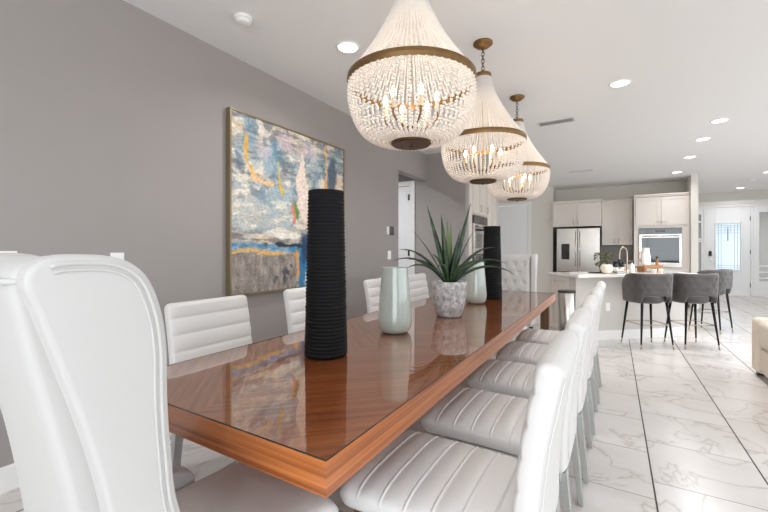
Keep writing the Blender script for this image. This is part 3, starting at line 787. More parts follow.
# ------------------------------------------------------------------ wing chairs at the table ends
def build_wing_chair(loc, rz, label):
    t = thing('wing_chair', label, 'wing chair', loc, rz)
    HW = .285
    rear = [(-.195, .30), (-.21, .45), (-.272, .84), (-.348, 1.12), (-.372, 1.20)]
    top = [(-.350, 1.236), (-.30, 1.243), (-.245, 1.235), (-.205, 1.205), (-.180, 1.145)]
    front = [(-.168, 1.07), (-.166, .97), (-.160, .87), (-.143, .74), (-.08, .62), (.03, .55), (.11, .525)]
    nose = [(.148, .505), (.158, .46), (.150, .36), (.14, .30)]
    out = [tuple(p) for p in spline(rear + top + front + nose, 4)]
    for s in (-1, 1):
        x0, x1 = (HW-.062, HW) if s > 0 else (-HW, -HW+.062)
        bm = B(); prism(bm, out, x0, x1)
        wg = obj('wing', bm, M['wing_fabric'], t, bev=.022, seg=4)
        cx = sum(p[0] for p in out)/len(out); cz = sum(p[1] for p in out)/len(out)
        # double line of piping a little inside the edge
        P = [Vector(p) for p in out]
        for inset, rad in ((.014, .0042), (.025, .0030)):
            pts = []
            for i in range(20, 63):
                tg = (P[i+1]-P[i-1]).normalized(); nn = Vector((tg.y, -tg.x))
                pts.append(P[i] + nn*inset)
            pp = [(s*(HW+.0005), q.x, q.y) for q in pts]
            obj('piping', tube(B(), pp, rad, 8), M['wing_fabric'], wg, smooth=True)
        obj('corner_seam', tube(B(), [(s*(HW-.004), P[i].x+.006, P[i].y) for i in range(2, 18)], .0028, 8), M['wing_fabric'], wg, smooth=True)
    # back: outer panel and rolled top between the wings
    bm = B(); pad(bm, [(-.195, .32), (-.225, .6), (-.262, .85), (-.318, 1.12), (-.336, 1.238)], 2*HW-.11, .105, 0, 0, 8, 36, 10, .035)
    bk = obj('backrest', bm, M['wing_fabric'], t, smooth=True)
    bm = B()
    rp = lambda z: -.235 - (z-.30)*.10 - max(0, z-.45)*.062 
    tube(bm, [(-HW+.045, -.355, 1.200), (-HW+.07, -.380, 1.200), (-HW+.10, -.386, 1.200), (0, -.387, 1.200), (HW-.10, -.386, 1.200), (HW-.07, -.380, 1.200), (HW-.045, -.355, 1.200)], .0055, 8)
    obj('piping', bm, M['wing_fabric'], bk, smooth=True)
    # tufted cushion on the inside of the back
    bm = B(); nx, nz = 48, 60; W2 = HW-.066
    btn = []
    for r_ in range(5):
        for c in range(3 if r_ % 2 == 0 else 2):
            btn.append(((c-1)*.13 if r_ % 2 == 0 else (c-.5)*.13, .60+.125*r_))
    def surf(x, z):
        y = -.145 - (z-.45)*.155
        ex = max(0, 1-((x/W2)**2)**4); ez = max(0, 1-abs((z-.83)/.385)**8)
        h = .062*min(1, ex*1.05)**.5*min(1, ez*1.05)**.5
        for bx, bz in btn:
            d = math.hypot(x-bx, z-bz); h -= .018*math.exp(-(d/.032)**2)
            for sx in (-1, 1):      # diagonal folds
                q = (x-bx)*sx; w_ = (z-bz)
                if 0 < q < .065: h -= .003*math.exp(-((w_-q*1.9)/.012)**2)
        return y + max(-.02, h)
    g = [[bm.verts.new((-W2+2*W2*i/nx, surf(-W2+2*W2*i/nx, .45+.77*j/nz), .45+.77*j/nz)) for i in range(nx+1)] for j in range(nz+1)]
    bk_ = [[bm.verts.new((-W2+2*W2*i/nx, -.185-(.77*j/nz)*.155, .45+.77*j/nz)) for i in (0, nx)] for j in (0, nz)]
    for j in range(nz):
        for i in range(nx): bm.faces.new((g[j][i], g[j][i+1], g[j+1][i+1], g[j+1][i]))
    bm.faces.new([bk_[0][0]] + [bk_[0][1]] + g[0][::-1]); bm.faces.new(g[nz] + [bk_[1][1], bk_[1][0]])
    bm.faces.new([g[j][0] for j in range(nz+1)] + [bk_[1][0], bk_[0][0]]); bm.faces.new([g[j][nx] for j in range(nz, -1, -1)] + [bk_[0][1], bk_[1][1]])
    bm.faces.new((bk_[0][0], bk_[1][0], bk_[1][1], bk_[0][1]))
    cu = obj('back_cushion', bm, M['wing_fabric'], t, smooth=True)
    for bx, bz in btn:
        bm = B(); ball(bm, (bx, surf(bx, bz)+.003, bz), .011, 2, (1, .5, 1)); obj('button', bm, M['wing_fabric'], cu, smooth=True)
    bm = B(); pad(bm, [(.375, .405), (.33, .415), (.1, .418), (-.15, .412)], 2*HW-.10, .14, 0, 0, 5, 40, 10, .05)
    obj('seat', bm, M['wing_seat'], t, smooth=True)
    obj('seat_frame', box(B(), -HW+.055, HW-.055, -.18, .345, .26, .345), M['wing_seat'], t, bev=.015, seg=3)
    for sx in (-1, 1):
        obj('leg', bar(B(), (sx*.225, .30, 0), (sx*.225, .30, .27), .035, .035, w2=.05, d2=.05), M['stool_leg'], t)
        obj('leg', bar(B(), (sx*.225, -.23, 0), (sx*.225, -.15, .27), .035, .035, w2=.05, d2=.05), M['stool_leg'], t)
    return t
wc = build_wing_chair((-1.0, .612, 0), R(-5), 'large white wing chair in the foreground, seen from behind at left')
w2_ = dup(wc, (-1.155, 5.18, 0), R(180), 'white button tufted wing chair at far end of the table'); w2_.scale = (.96, .96, .965)

# ------------------------------------------------------------------ things on the table
def rope_vase(x, y, label, hs=1.0):
    t = thing('rope_vase', label, 'vase', (x, y, TZ), 0, None)
    n = 46; prof = [(.0001, .0), (.088, .0)]
    for i in range(n):
        z = .004 + .75*i/n; dz = .75/n; r = .0935 - .016*(i/n) + random.uniform(-.0012, .0012)
        for q in (0, .25, .5, .75):
            prof.append((r - .0045 + .0055*math.sin(PI*q)**.6, z + dz*q))
    prof += [(.078, .757), (.070, .757), (.068, .70), (.0001, .69)]
    prof = [(max(.0001, r*1.06), z*hs) for r, z in prof]
    obj('vase_body', lathe(B(), prof, 56, caps=False), M['rope'], t, smooth=True)
    return t
rope_vase(-1.15, 1.40, 'tall black ribbed vase nearest the camera on the table')
rope_vase(-1.058, 3.90, 'tall black ribbed vase at far end of the table', .955)
def green_vase(x, y, label):
    t = thing('ceramic_vase', label, 'vase', (x, y, TZ), 0, None)
    prof = [(.0001, 0), (.062, 0), (.078, .006), (.092, .025), (.099, .055), (.100, .085), (.097, .13), (.091, .20), (.084, .28), (.079, .34), (.0775, .378), (.0755, .381), (.073, .378), (.074, .33), (.08, .2), (.0001, .05)]
    P = [tuple(p) for p in spline(prof, 4)]
    P = [(max(p[0], .0001), max(0, p[1])) for p in P]
    obj('vase_body', lathe(B(), P, 56, caps=False), M['celadon'], t, smooth=True)
    return t
green_vase(-1.117, 1.995, 'pale green glazed vase between the tall black vase and the plant')
green_vase(-1.087, 3.451, 'pale green glazed vase behind the potted plant')

def build_plant(x, y):
    t = thing('potted_plant', 'spiky green plant in mottled concrete pot on table', 'potted plant', (x, y, TZ))
    prof = [(.0001, 0), (.085, 0), (.092, .006), (.112, .08), (.124, .16), (.130, .23), (.1305, .255), (.120, .256), (.117, .232), (.0001, .226)]
    pot = obj('pot', lathe(B(), prof, 48, caps=False), M['pot'], t, smooth=True)
    obj('soil', lathe(B(), [(.0001, .240), (.1165, .238), (.1165, .228)], 32, caps=False), M['soil'], t)
    lat, fwd = Vector((.8585, .5128, 0)), Vector((-.5128, .8585, 0)); k = 2.95/385
    def leaf(dx, dz, dep, bow, w=.030, m='leaf'):
        b0 = Vector((0, 0, .235)) + lat*(dx*k*.06) + fwd*(dep*.08)
        tip = Vector((0, 0, .25)) + lat*dx*k + fwd*dep + Vector((0, 0, dz*k))
        mid = (b0+tip)/2 + Vector((0, 0, bow))
        n = 14; bm = B(); rows = []
        for i in range(n+1):
            q = i/n
            p = b0*(1-q)**2 + mid*2*q*(1-q) + tip*q*q
            tg = ((mid-b0)*2*(1-q) + (tip-mid)*2*q).normalized()
            out = Vector((tip.x, tip.y, 0)); out = out.normalized() if out.length > .02 else fwd.copy()
            sd = Vector((-out.y, out.x, 0))
            if abs(dx) < 25: sd = lat.copy()
            sd = (sd - tg*sd.dot(tg)).normalized(); up = sd.cross(tg)
            if up.z < 0: up = -up
            ww = w*min(1, .50+q*1.9)*(1-q**2.0)*.5 + .0006
            f = .6*ww
            rows.append([bm.verts.new(p - sd*ww + up*f), bm.verts.new(p - up*f*.3), bm.verts.new(p + sd*ww + up*f), bm.verts.new(p - up*(f*.3+.0028*(1-q)+.0004))])
        for a, b_ in zip(rows[:-1], rows[1:]):
            for i, j in ((0, 1), (1, 2), (2, 3), (3, 0)): bm.faces.new((a[i], a[j], b_[j], b_[i]))
        bm.faces.new(rows[0]); bm.faces.new(rows[-1][::-1])
        obj('leaf', bm, M[m], t, smooth=True)
    for a in ((-21,74,.02,.02,.044), (20,76,-.03,-.01,.044), (-9,64,-.07,.02,.050), (4,60,.10,.0,.040,'leaf_pale'), (-1,62,.04,0,.036,'leaf_pale'),
              (-34,50,.12,.07,.018), (27,50,.10,.05,.020), (-49,31,.02,.15,.048), (-55,20,-.06,.17,.048), (-43,13,-.12,.15,.048), (-40,20,.14,.14,.030),
              (46,33,.05,.15,.048), (52,18,-.06,.17,.048), (62,7,-.04,.18,.048), (42,17,.14,.15,.048), (16,14,-.26,.15,.036), (-16,14,-.26,.15,.036),
              (14,26,.30,.12,.030), (-14,26,.28,.12,.030), (9,50,-.08,.02,.044)):
        leaf(*a)
build_plant(-1.044, 2.684)

# ------------------------------------------------------------------ kitchen cabinets
def shaker(bm, x0, x1, z0, z1, y, fr=.055, th=.02):
    """shaker front lying at y (faces -y)"""
    box(bm, x0, x0+fr, y-th, y, z0, z1); box(bm, x1-fr, x1, y-th, y, z0, z1)
    box(bm, x0+fr, x1-fr, y-th, y, z0, z0+fr); box(bm, x0+fr, x1-fr, y-th, y, z1-fr, z1)
    box(bm, x0+fr, x1-fr, y-th*.45, y, z0+fr, z1-fr)
def pull(parent, x, y, z, L_=.1, vertical=False):
    bm = B()
    if vertical:
        rod(bm, (x, y-.028, z-L_/2), (x, y-.028, z+L_/2), .005)
        for s in (-1, 1): rod(bm, (x, y, z+s*L_*.38), (x, y-.028, z+s*L_*.38), .004)
    else:
        rod(bm, (x-L_/2, y-.028, z), (x+L_/2, y-.028, z), .005)
        for s in (-1, 1): rod(bm, (x+s*L_*.38, y, z), (x+s*L_*.38, y-.028, z), .004)
    obj('handle', bm, M['brass'], parent, smooth=True)
def cabinet(label, loc, w, d, z0, z1, doors, rz=0, name='kitchen_cabinet', handle_low=True, crown=True, drawers=False, cat='cabinet'):
    """front at local y=0, body behind it"""
    t = thing(name, label, cat, loc, rz)
    obj('body', box(B(), 0, w, 0, d, z0, z1), M['cabinet'], t)
    if z0 < .2: obj('toe_kick', box(B(), .02, w-.02, .06, d, 0, z0-.0005), M['cabinet'], t)
    dw = w/doors
    for i in range(doors):
        x0, x1 = i*dw+.003, (i+1)*dw-.003
        zt = z1-.004
        if drawers:
            bm = B(); shaker(bm, x0, x1, z1-.17, z1-.004, -.001, .04); dr = obj('drawer', bm, M['cabinet'], t); pull(dr, (x0+x1)/2, -.021, z1-.09); zt = z1-.176
        bm = B(); shaker(bm, x0, x1, z0+.004, zt, -.001)
        dr = obj('door', bm, M['cabinet'], t)
        hx_ = (x1-.04 if i % 2 == 0 else x0+.04) if doors > 1 else x1-.04
        pull(dr, hx_, -.021, (z0+.10 if handle_low else zt-.10), .12, True)
    if crown:
        bm = B(); box(bm, 0, w, -.035, d, z1+.001, z1+.03); box(bm, 0, w, -.06, d, z1+.03, z1+.06)
        obj('crown_moulding', bm, M['cabinet'], t, bev=.006)
    return t
FY = 10.5
FX0, FX1 = -1.225, -.285
cabinet('cream two-door wall cabinet directly above the fridge', (FX0-.10, FY, 0), FX1-FX0+.125, .69, 1.825, 2.40, 2)
cabinet('cream tall two-door wall cabinet between fridge and oven cabinet', (-.255, FY+.33, 0), .632, .36, 1.37, 2.40, 2)
# tall oven cabinet with an open bay for the oven
OX0, OX1 = .395, 1.40
t = thing('oven_cabinet', 'tall cream cabinet that houses the wall oven', 'cabinet', (OX0, FY, 0))
w = OX1-OX0
bm = B(); box(bm, 0, w, 0, .69, 1.74, 2.44); box(bm, 0, w, 0, .69, .08, .86); box(bm, .02, w-.02, .05, .69, 0, .0795); box(bm, 0, .10, 0, .69, .8605, 1.7395); box(bm, w-.14, w, 0, .69, .8605, 1.7395)
obj('body', bm, M['cabinet'], t)
for i in range(2):
    x0, x1 = .03+i*(w-.06)/2+.003, .03+(i+1)*(w-.06)/2-.003
    bm = B(); shaker(bm, x0, x1, 1.80, 2.425, -.001); d_ = obj('door', bm, M['cabinet'], t); pull(d_, x1-.05 if i == 0 else x0+.05, -.021, 1.87, .1)
bm = B(); shaker(bm, .03, w-.03, .12, .82, -.001); d_ = obj('drawer', bm, M['cabinet'], t); pull(d_, w/2, -.021, .72, .2)
bm = B(); box(bm, 0, w, -.035, .69, 2.441, 2.47); box(bm, 0, w, -.06, .69, 2.47, 2.50); obj('crown_moulding', bm, M['cabinet'], t, bev=.006)
def wall_oven(label, loc, w, z0, z1, rz=0):
    t = thing('built_in_oven', label, 'oven', loc, rz)
    obj('body', box(B(), .003, w-.003, .02, .55, z0+.003, z1-.003), M['dark_steel'], t)
    fr = B(); zc_ = z1-.12
    box(fr, -.01, w+.01, -.035, .0, z0-.005, z0+.10); box(fr, -.01, .04, -.035, 0, z0+.10, zc_-.09); box(fr, w-.04, w+.01, -.035, 0, z0+.10, zc_-.09); box(fr, -.01, w+.01, -.035, 0, zc_-.09, zc_-.004)
    dr = obj('door', fr, M['stainless'], t, bev=.004)
    obj('door_glass', box(B(), .04, w-.04, -.030, 0, z0+.10, zc_-.09), M['black_gloss'], dr)
    bm = B(); rod(bm, (.05, -.075, zc_-.05), (w-.05, -.075, zc_-.05), .012)
    for x in (.09, w-.09): rod(bm, (x, -.03, zc_-.05), (x, -.075, zc_-.05), .008)
    obj('handle', bm, M['stainless'], dr, smooth=True)
    cp = obj('control_panel', box(B(), -.01, w+.01, -.03, 0, zc_, z1+.005), M['black_gloss'], t, bev=.003)
    obj('display', box(B(), w/2-.09, w/2+.09, -.032, -.030, zc_+.04, z1-.035), M['dark_steel'], cp)
wall_oven('stainless wall oven with dark glass door in the tall cream cabinet', (OX0+.105, FY, 0), w-.25, .87, 1.73)
# fridge
t = thing('refrigerator', 'stainless french door refrigerator with water dispenser', 'refrigerator', (FX0, FY-.06, 0))
w = FX1-FX0
obj('body', box(B(), .0, w, .05, .70, .02, 1.78), M['dark_steel'], t)
dl = obj('door', box(B(), .003, w/2-.004, -.02, .045, .72, 1.775), M['stainless'], t, bev=.008)
bm = B(); box(bm, .11, .29, -.026, -.0205, 1.02, 1.40); obj('water_dispenser', bm, M['black_gloss'], dl, bev=.004)
bm = B(); rod(bm, (w/2-.045, -.065, .85), (w/2-.045, -.065, 1.70), .011); rod(bm, (w/2-.045, -.02, .9), (w/2-.045, -.065, .9), .008); rod(bm, (w/2-.045, -.02, 1.65), (w/2-.045, -.065, 1.65), .008); obj('handle', bm, M['stainless'], dl, smooth=True)
dr = obj('door', box(B(), w/2+.004, w-.003, -.02, .045, .72, 1.775), M['stainless'], t, bev=.008)
bm = B(); rod(bm, (w/2+.045, -.065, .85), (w/2+.045, -.065, 1.70), .011); rod(bm, (w/2+.045, -.02, .9), (w/2+.045, -.065, .9), .008); rod(bm, (w/2+.045, -.02, 1.65), (w/2+.045, -.065, 1.65), .008); obj('handle', bm, M['stainless'], dr, smooth=True)
fz = obj('freezer_drawer', box(B(), .003, w-.003, -.02, .045, .06, .712), M['stainless'], t, bev=.008)
bm = B(); rod(bm, (.08, -.065, .63), (w-.08, -.065, .63), .011); rod(bm, (.12, -.02, .63), (.12, -.065, .63), .008); rod(bm, (w-.12, -.02, .63), (w-.12, -.065, .63), .008); obj('handle', bm, M['stainless'], fz, smooth=True)
# base cabinet, counter and backsplash between fridge and oven
cabinet('cream base cabinet under the rear counter beside the fridge', (-.255, FY+.05, 0), .632, .62, .10, .875, 2, handle_low=False, crown=False, drawers=True)
tag(obj('countertop', box(B(), -.262, .385, FY+.02, 11.195, .88, .92), M['quartz'], bev=.004), 'white rear countertop between fridge and oven cabinet', 'countertop')
struct(obj('trim_2', box(B(), -.262, .385, 11.185, 11.199, .925, 1.365), M['backsplash']))
# left run facing +x: tall pantry and built-in oven column
t = thing('pantry_cabinet', 'tall cream cabinet with built-in oven beyond the plant', 'cabinet', (-2.0, 6.035, 0), R(90))
obj_w = 1.68
bm = B(); box(bm, 0, .14, 0, .69, 0, 2.44); box(bm, .14, .94, 0, .69, 1.84, 2.44); box(bm, .14, .94, 0, .69, 0, .50); box(bm, .94, obj_w, 0, .69, 0, 2.44); box(bm, .14, .94, .60, .69, .5, 1.84)
obj('body', bm, M['cabinet'], t)
for x0, x1, z0, z1 in ((.145, .535, 1.86, 2.42), (.545, .935, 1.86, 2.42), (.96, 1.30, .12, 2.42), (1.31, 1.66, .12, 2.42)):
    bm = B(); shaker(bm, x0, x1, z0, z1, -.001); d_ = obj('door', bm, M['cabinet'], t); pull(d_, (x1-.04), -.021, z0+.1 if z0 > 1 else 1.1, .12, True)
bm = B(); box(bm, -.0, obj_w, -.035, .69, 2.441, 2.47); box(bm, 0, obj_w, -.06, .69, 2.47, 2.50); obj('crown_moulding', bm, M['cabinet'], t, bev=.006)
wall_oven('upper dark steel oven in the tall cabinet behind the plant', (-1.998, 6.19, 0), .76, 1.18, 1.82, R(90))
wall_oven('lower dark steel oven in the tall cabinet behind the plant', (-1.998, 6.19, 0), .76, .52, 1.16, R(90))

# ------------------------------------------------------------------ island
IA = R(42); C0 = Vector((-.41, 5.77, 0))
IL, ID = 1.95, .68
def isl(a, b, z=0):
    return Vector((C0.x + a*math.cos(IA) - b*math.sin(IA), C0.y + a*math.sin(IA) + b*math.cos(IA), z))
t = thing('kitchen_island', 'angled kitchen island with greige knee wall and cream end cabinet', 'kitchen island', C0, IA)
obj('knee_wall', box(B(), .03, IL-.12, .09, .22, 0, .872), M['knee_wall'], t)
bm = B(); box(bm, .03, IL-.12, .074, .0895, 0, .115); box(bm, .03, IL-.12, .080, .0895, .115, .13); obj('baseboard', bm, M['trim'], t, bev=.003)
obj('cabinet_body', box(B(), .045, IL-.14, .2205, ID-.03, .09, .872), M['cabinet'], t)
bm = B()
# end panel faces local -x
for (y0, y1, z0, z1) in ((.225, .28, .1, .87), (ID-.085, ID-.03, .1, .87), (.28, ID-.085, .1, .16), (.28, ID-.085, .81, .87)): box(bm, .027, .0445, y0, y1, z0, z1)
obj('end_panel', bm, M['cabinet'], t)
tag(obj('countertop', box(B(), 0, IL, 0, ID, .874, .915), M['quartz'], bev=.004, loc=C0), 'white quartz countertop on the angled kitchen island', 'countertop').rotation_euler = (0, 0, IA)
def plate_on_island(a, z, label):
    t = thing('wall_outlet', label, 'outlet', isl(a, .0895, z), IA)
    obj('plate', box(B(), -.035, .035, -.006, 0, -.057, .057), M['plastic'], t, bev=.002)
    for s in (-1, 1): obj('socket', box(B(), -.016, .016, -.009, -.006, s*.022-.014, s*.022+.014), M['plastic'], t)
plate_on_island(.53, .46, 'white outlet on the island knee wall beside the first stool')
# things on the island: pixel columns turned to positions on the counter
def on_island(px, b):
    """point of the counter at depth b behind the front edge that lies in the picture column px"""
    u = (px-384)/385.0
    dx, dy = -.5128+.8585*u, .8585+.5128*u
    ca, sa = math.cos(IA), math.sin(IA)
    # C0 + a*(ca,sa) + b*(-sa,ca) = s*(dx,dy)
    px0, py0 = C0.x - b*sa, C0.y + b*ca
    det = ca*(-dy) + dx*sa
    a = (-px0*(-dy) + dx*(-py0)) / det if abs(det) > 1e-9 else 0
    return isl(a, b, .916)
p = on_island(597, .36)
tag(obj('serving_tray', box(B(), -.10, .10, -.06, .06, 0, .012), M['black'], bev=.004, loc=p), 'flat black tray at left end of the island counter', 'tray').rotation_euler = (0, 0, IA)
p = on_island(606.5, .24)
t = thing('round_vase', 'round cream vase on the island counter left of the faucet', 'vase', p)
obj('vase_body', lathe(B(), [tuple(q) for q in spline([(.03, 0), (.06, .015), (.085, .06), (.075, .105), (.045, .125), (.04, .122)], 5)], 32), M['cream_ceramic'], t, smooth=True)
p = on_island(603, .50)
t = thing('herb_plant', 'leafy olive green plant on the island behind the cream vase', 'plant', p)
obj('pot', lathe(B(), [(.04, 0), (.055, .09), (.05, .09), (.048, .08)], 24), M['black'], t, smooth=True)
bm = B()
for i in range(150):
    a = random.uniform(0, 2*PI); rr = .12*random.random()**.5; z = .10+.19*random.random()
    c = Vector((rr*math.cos(a)*(1.15-.3*abs(z-.2)/.1*.3), rr*math.sin(a), z))
    d1 = Vector((random.uniform(-1, 1), random.uniform(-1, 1), random.uniform(-.5, 1))).normalized()*.03
    s1 = d1.cross(Vector((random.random(), random.random(), random.random()))).normalized()*.010
    v = [bm.verts.new(c-d1), bm.verts.new(c+s1), bm.verts.new(c+d1), bm.verts.new(c-s1), bm.verts.new(c+d1.cross(s1).normalized()*.004)]
    bm.faces.new((v[0], v[1], v[4])); bm.faces.new((v[1], v[2], v[4])); bm.faces.new((v[2], v[3], v[4])); bm.faces.new((v[3], v[0], v[4])); bm.faces.new((v[0], v[3], v[2], v[1]))
obj('foliage', bm, M['olive'], t)
for px, lab in ((615.5, 'dark glass jar with white base, left of the pair by the faucet'), (621.5, 'dark glass jar with white base, right of the pair by the faucet')):
    t = thing('glass_jar', lab, 'jar', on_island(px, .55))
    obj('base', lathe(B(), [(.036, 0), (.036, .07)], 24), M['cream_ceramic'], t)
    obj('jar_body', lathe(B(), [(.036, .0705), (.040, .09), (.040, .135), (.030, .15), (.030, .158)], 24), M['black_gloss'], t, smooth=True)
p = on_island(619.5, .20)
t = thing('sponge_caddy', 'small silver caddy at front of island counter beneath the faucet', 'caddy', p, IA)
obj('tray', box(B(), -.075, .075, -.04, .04, 0, .035), M['stainless'], t, bev=.006)
obj('sponge', box(B(), -.055, .055, -.025, .025, .0355, .055), M['plastic'], t, bev=.006)
p = on_island(627, .40)
t = thing('faucet', 'tall gooseneck brass faucet on the island counter', 'faucet', p, IA)
obj('base', lathe(B(), [(.028, 0), (.028, .02), (.016, .03)], 24), M['brass'], t, smooth=True)
sp_ = obj('spout', tube(B(), spline([(0, 0, .02), (0, 0, .25), (-.01, 0, .33), (-.06, 0, .375), (-.115, 0, .34), (-.13, 0, .27), (-.13, 0, .17)], 8), [.010]*49, 12), M['nickel'], t, smooth=True)
obj('spray_head', lathe(B(), [(.017, .12), (.019, .15), (.015, .2)], 16, (-.13, 0, 0)), M['black'], sp_, smooth=True)
bm = B(); rod(bm, (0, .01, .08), (0, .07, .11), .006); obj('lever', bm, M['brass'], t)
p = on_island(632, .22)
t = thing('soap_bottle', 'white soap pump bottle on island right of the faucet', 'bottle', p)
obj('bottle_body', lathe(B(), [(.032, 0), (.034, .01), (.034, .11), (.014, .13), (.014, .14)], 24), M['plastic'], t, smooth=True)
bm = B(); rod(bm, (0, 0, .14), (0, 0, .175), .005); rod(bm, (0, 0, .172), (-.04, 0, .172), .005); obj('pump', bm, M['brass'], t)
# wooden riser with a jug and a knife block on it, cups below
p = on_island(649, .44)
t = thing('wooden_riser', 'wooden riser tray standing on the island counter before the oven', 'riser tray', p, IA)
obj('board', box(B(), -.17, .17, -.085, .085, .06, .085), M['tray_wood'], t, bev=.005)
obj('rim', box(B(), -.17, .17, -.085, -.07, .0855, .105), M['tray_wood'], t)
for sx in (-1, 1): obj('foot', box(B(), sx*.13-.015, sx*.13+.015, -.07, .07, 0, .0595), M['tray_wood'], t)
q = on_island(645.5, .45)
t = thing('pitcher', 'tall white pitcher standing on the wooden riser', 'pitcher', (q.x, q.y, .916+.0855), IA)
obj('jug_body', lathe(B(), [tuple(v) for v in spline([(.060, 0), (.068, .04), (.064, .14), (.052, .22), (.050, .265), (.054, .28), (.046, .275)], 5)], 32), M['plastic'], t, smooth=True)
obj('handle', tube(B(), spline([(-.065, 0, .22), (-.11, 0, .2), (-.115, 0, .12), (-.075, 0, .07)], 6), .008, 8), M['tray_wood'], t, smooth=True)
q = on_island(657, .45)
t = thing('pepper_mill', 'dark wooden pepper mill beside white pitcher on the riser', 'pepper mill', (q.x, q.y, .916+.0855))
obj('mill_body', lathe(B(), [tuple(v) for v in spline([(.026, 0), (.022, .03), (.013, .07), (.02, .1), (.016, .115)], 5)], 24), M['tray_wood'], t, smooth=True)
bm = B(); ball(bm, (0, 0, .135), .02); obj('knob', bm, M['black'], t, smooth=True)
for px, lab in ((654, 'small blush cup on the island, left of the pair below the riser'), (660.5, 'small blush cup on the island, right of the pair below the riser')):
    t = thing('cup', lab, 'cup', on_island(px, .17))
    obj('cup_body', lathe(B(), [(.022, 0), (.032, .02), (.034, .06), (.031, .06), (.028, .02), (.0001, .012)], 24, caps=False), M['pink_glass'], t, smooth=True)

# ------------------------------------------------------------------ bar stools
def build_stool(loc, rz, label):
    t = thing('bar_stool', label, 'bar stool', loc, rz, None)
    RX_, RY_ = .218, .215
    bm = B(); lathe(bm, [(.0001, .585), (.15, .565), (.18, .58), (.19, .62), (.184, .655), (.155, .67), (.0001, .675)], 48, caps=False)
    obj('seat', bm, M['velvet'], t, smooth=True)
    # wrap-round back with an arched opening low at the rear, dimples outside
    n, m_ = 72, 18; A = R(112)
    def prm(i, j):
        f = -1 + 2*i/n; a = f*A
        arch = max(0.0, 1 - (abs(f)/.40)**4)
        lo = .575 + .095*arch**.6; hi = .952 - .15*max(0, (abs(f)-.72)/.28)**2.0
        z = lo + (hi-lo)*j/m_
        fl = 1 + .07*(z-.62)/.33
        return a, z, fl
    def pt(i, j, off):
        a, z, fl = prm(i, j)
        sx = math.copysign(abs(math.sin(a))**.62, math.sin(a)); cy = math.copysign(abs(math.cos(a))**.62, math.cos(a))
        ox = 0
        if off > 0:
            for r_ in range(3):
                for c in range(-4, 5):
                    ca = (c + (.5 if r_ % 2 else 0))*R(24); cz = .735 + .075*r_
                    d = math.hypot((a-ca)*.23, z-cz); ox -= .013*math.exp(-(d/.017)**2)
        e_ = 1.0
        edge = min(j, m_-j)/m_
        th = off*(1 if edge > .08 else .55+.45*edge/.08)
        return Vector(((RX_*fl+th+ox)*sx, -(RY_*fl+th+ox)*cy, z))
    bm = B()
    o_ = [[bm.verts.new(pt(i, j, .022)) for i in range(n+1)] for j in range(m_+1)]
    i_ = [[bm.verts.new(pt(i, j, -.022)) for i in range(n+1)] for j in range(m_+1)]
    for j in range(m_):
        for i in range(n):
            bm.faces.new((o_[j][i], o_[j][i+1], o_[j+1][i+1], o_[j+1][i])); bm.faces.new((i_[j][i], i_[j+1][i], i_[j+1][i+1], i_[j][i+1]))
    for i in range(n):
        bm.faces.new((o_[0][i], i_[0][i], i_[0][i+1], o_[0][i+1])); bm.faces.new((o_[m_][i], o_[m_][i+1], i_[m_][i+1], i_[m_][i]))
    for j in range(m_):
        bm.faces.new((o_[j][0], o_[j+1][0], i_[j+1][0], i_[j][0])); bm.faces.new((o_[j][n], i_[j][n], i_[j+1][n], o_[j+1][n]))
    bk = obj('backrest', bm, M['velvet'], t, smooth=True)
    for sx in (-1, 1):
        for sy in (-1, 1):
            top, bot = Vector((sx*.155, sy*.145-.01, .585)), Vector((sx*.205, sy*.20-.01, 0))
            lg = obj('leg', rod(B(), top, bot.lerp(top, .10), .017, .0095), M['stool_leg'], t, smooth=True)
            obj('leg_tip', rod(B(), bot.lerp(top, .10), bot, .0098, .008), M['nickel'], lg, smooth=True)
    q = .30
    c = [Vector((sx*(.205-.05*q/.585), sy*(.20-.055*q/.585)-.01, q)) for sx, sy in ((-1,-1),(1,-1),(1,1),(-1,1))]
    bm = B()
    for a, b_ in zip(c, c[1:]+c[:1]): rod(bm, a, b_, .0055)
    obj('footrest', bm, M['nickel'], t, smooth=True)
    return t
F_, R_ = Vector((-.5128, .8585)), Vector((.8585, .5128))
def cam(lat, d): v = F_*d + R_*lat; return (v.x, v.y, 0)
st = build_stool(cam(3.43, 5.04), R(31), 'grey velvet bar stool at left of island, nearest the dining table')
dup(st, cam(4.01, 5.04), R(27), 'grey velvet bar stool in the middle, second from left at island')
dup(st, cam(5.06, 5.98), R(60), 'grey velvet bar stool at far right end of island, turned sideways')

# ------------------------------------------------------------------ trash can and sofa
t = thing('trash_can', 'round stainless trash can beside the far end of the table', 'trash can', (-.535, 5.60, 0))
obj('body', lathe(B(), [(.104, 0), (.106, .01), (.106, .685), (.103, .69)], 48), M['stainless'], t, smooth=False)
for p_ in t.children[0].data.polygons: p_.use_smooth = True
obj('lid', lathe(B(), [(.104, .691), (.110, .695), (.110, .712), (.100, .718), (.0001, .72)], 48, caps=False), M['dark_steel'], t)
obj('base_ring', lathe(B(), [(.110, 0), (.110, .03), (.1065, .032), (.1065, 0)], 48, caps=False), M['black'], t)
t = thing('sofa', 'cream fabric sofa with low arm at right edge', 'sofa', (1.2, 3.2, 0))
obj('base', box(B(), .02, .95, .205, 1.905, .05, .30), M['sofa'], t, bev=.03, seg=4)
obj('backrest', box(B(), .0, .22, .205, 1.905, .305, .565), M['sofa'], t, bev=.05, seg=5)
for y0 in (0, 1.91): obj('arm', box(B(), .0, .92, y0, y0+.20, .03, .575), M['sofa'], t, bev=.05, seg=5)
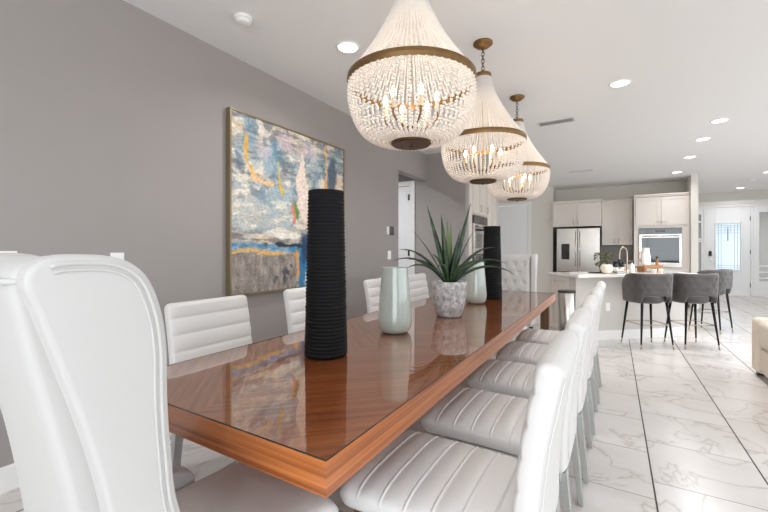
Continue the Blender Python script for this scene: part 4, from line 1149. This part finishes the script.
for y0 in (.21, 1.06): obj('seat_cushion', box(B(), .225, .95, y0, y0+.84, .305, .45), M['sofa'], t, bev=.04, seg=5)
for x in (.06, .89):
    for y in (.06, 2.05): obj('foot', box(B(), x-.025, x+.025, y-.025, y+.025, 0, .0295), M['black'], t)

# ------------------------------------------------------------------ light
def area(name, loc, rot, sx, sy, e, col=(1, 1, 1), spread=180):
    l = bpy.data.lights.new(name, 'AREA'); l.shape = 'RECTANGLE'; l.size = sx; l.size_y = sy; l.energy = e; l.color = col; l.spread = R(spread)
    o = bpy.data.objects.new(name, l); COL.objects.link(o); o.location = loc; o.rotation_euler = rot
    return o
area('daylight_slider', (5.75, 4.25, 1.28), (R(90), 0, R(90)), 11.3, 2.35, 148, (.91, .955, 1))
area('rear_fill', (1.5, -3.8, 1.4), (R(90), 0, 0), 6.4, 2.1, 170, (.92, .96, 1))  # fill lamp behind the camera, outside the added rear window
area('daylight_entry', (2.9, 14.6, 1.3), (R(90), 0, R(180)), 1.8, 2.3, 45, (.95, .98, 1))
W_ = bpy.data.worlds.new('daylight'); S.world = W_; W_.use_nodes = True
bg = W_.node_tree.nodes['Background']; bg.inputs[0].default_value = (.82, .91, 1, 1); bg.inputs[1].default_value = 1.2

# ------------------------------------------------------------------ camera and view
cd = bpy.data.cameras.new('camera'); cd.sensor_width = 36; cd.lens = 36*385/768; cd.shift_y = -6/768; cd.clip_start = .02
co = bpy.data.objects.new('camera', cd); COL.objects.link(co); co.location = (0, 0, 1.25); co.rotation_euler = (R(90), 0, R(30.85))
S.camera = co
vs = S.view_settings
S.display_settings.display_device = 'sRGB'
vs.view_transform = 'Standard'; vs.look = 'None'; vs.gamma = 1.0; vs.use_curve_mapping = False
vs.exposure = 0.14
S.cycles.use_denoising = True
S.cycles.max_bounces = 10; S.cycles.diffuse_bounces = 6; S.cycles.glossy_bounces = 4; S.cycles.transparent_max_bounces = 12
S.cycles.sample_clamp_indirect = 6.0
S.cycles.caustics_reflective = False; S.cycles.caustics_refractive = False
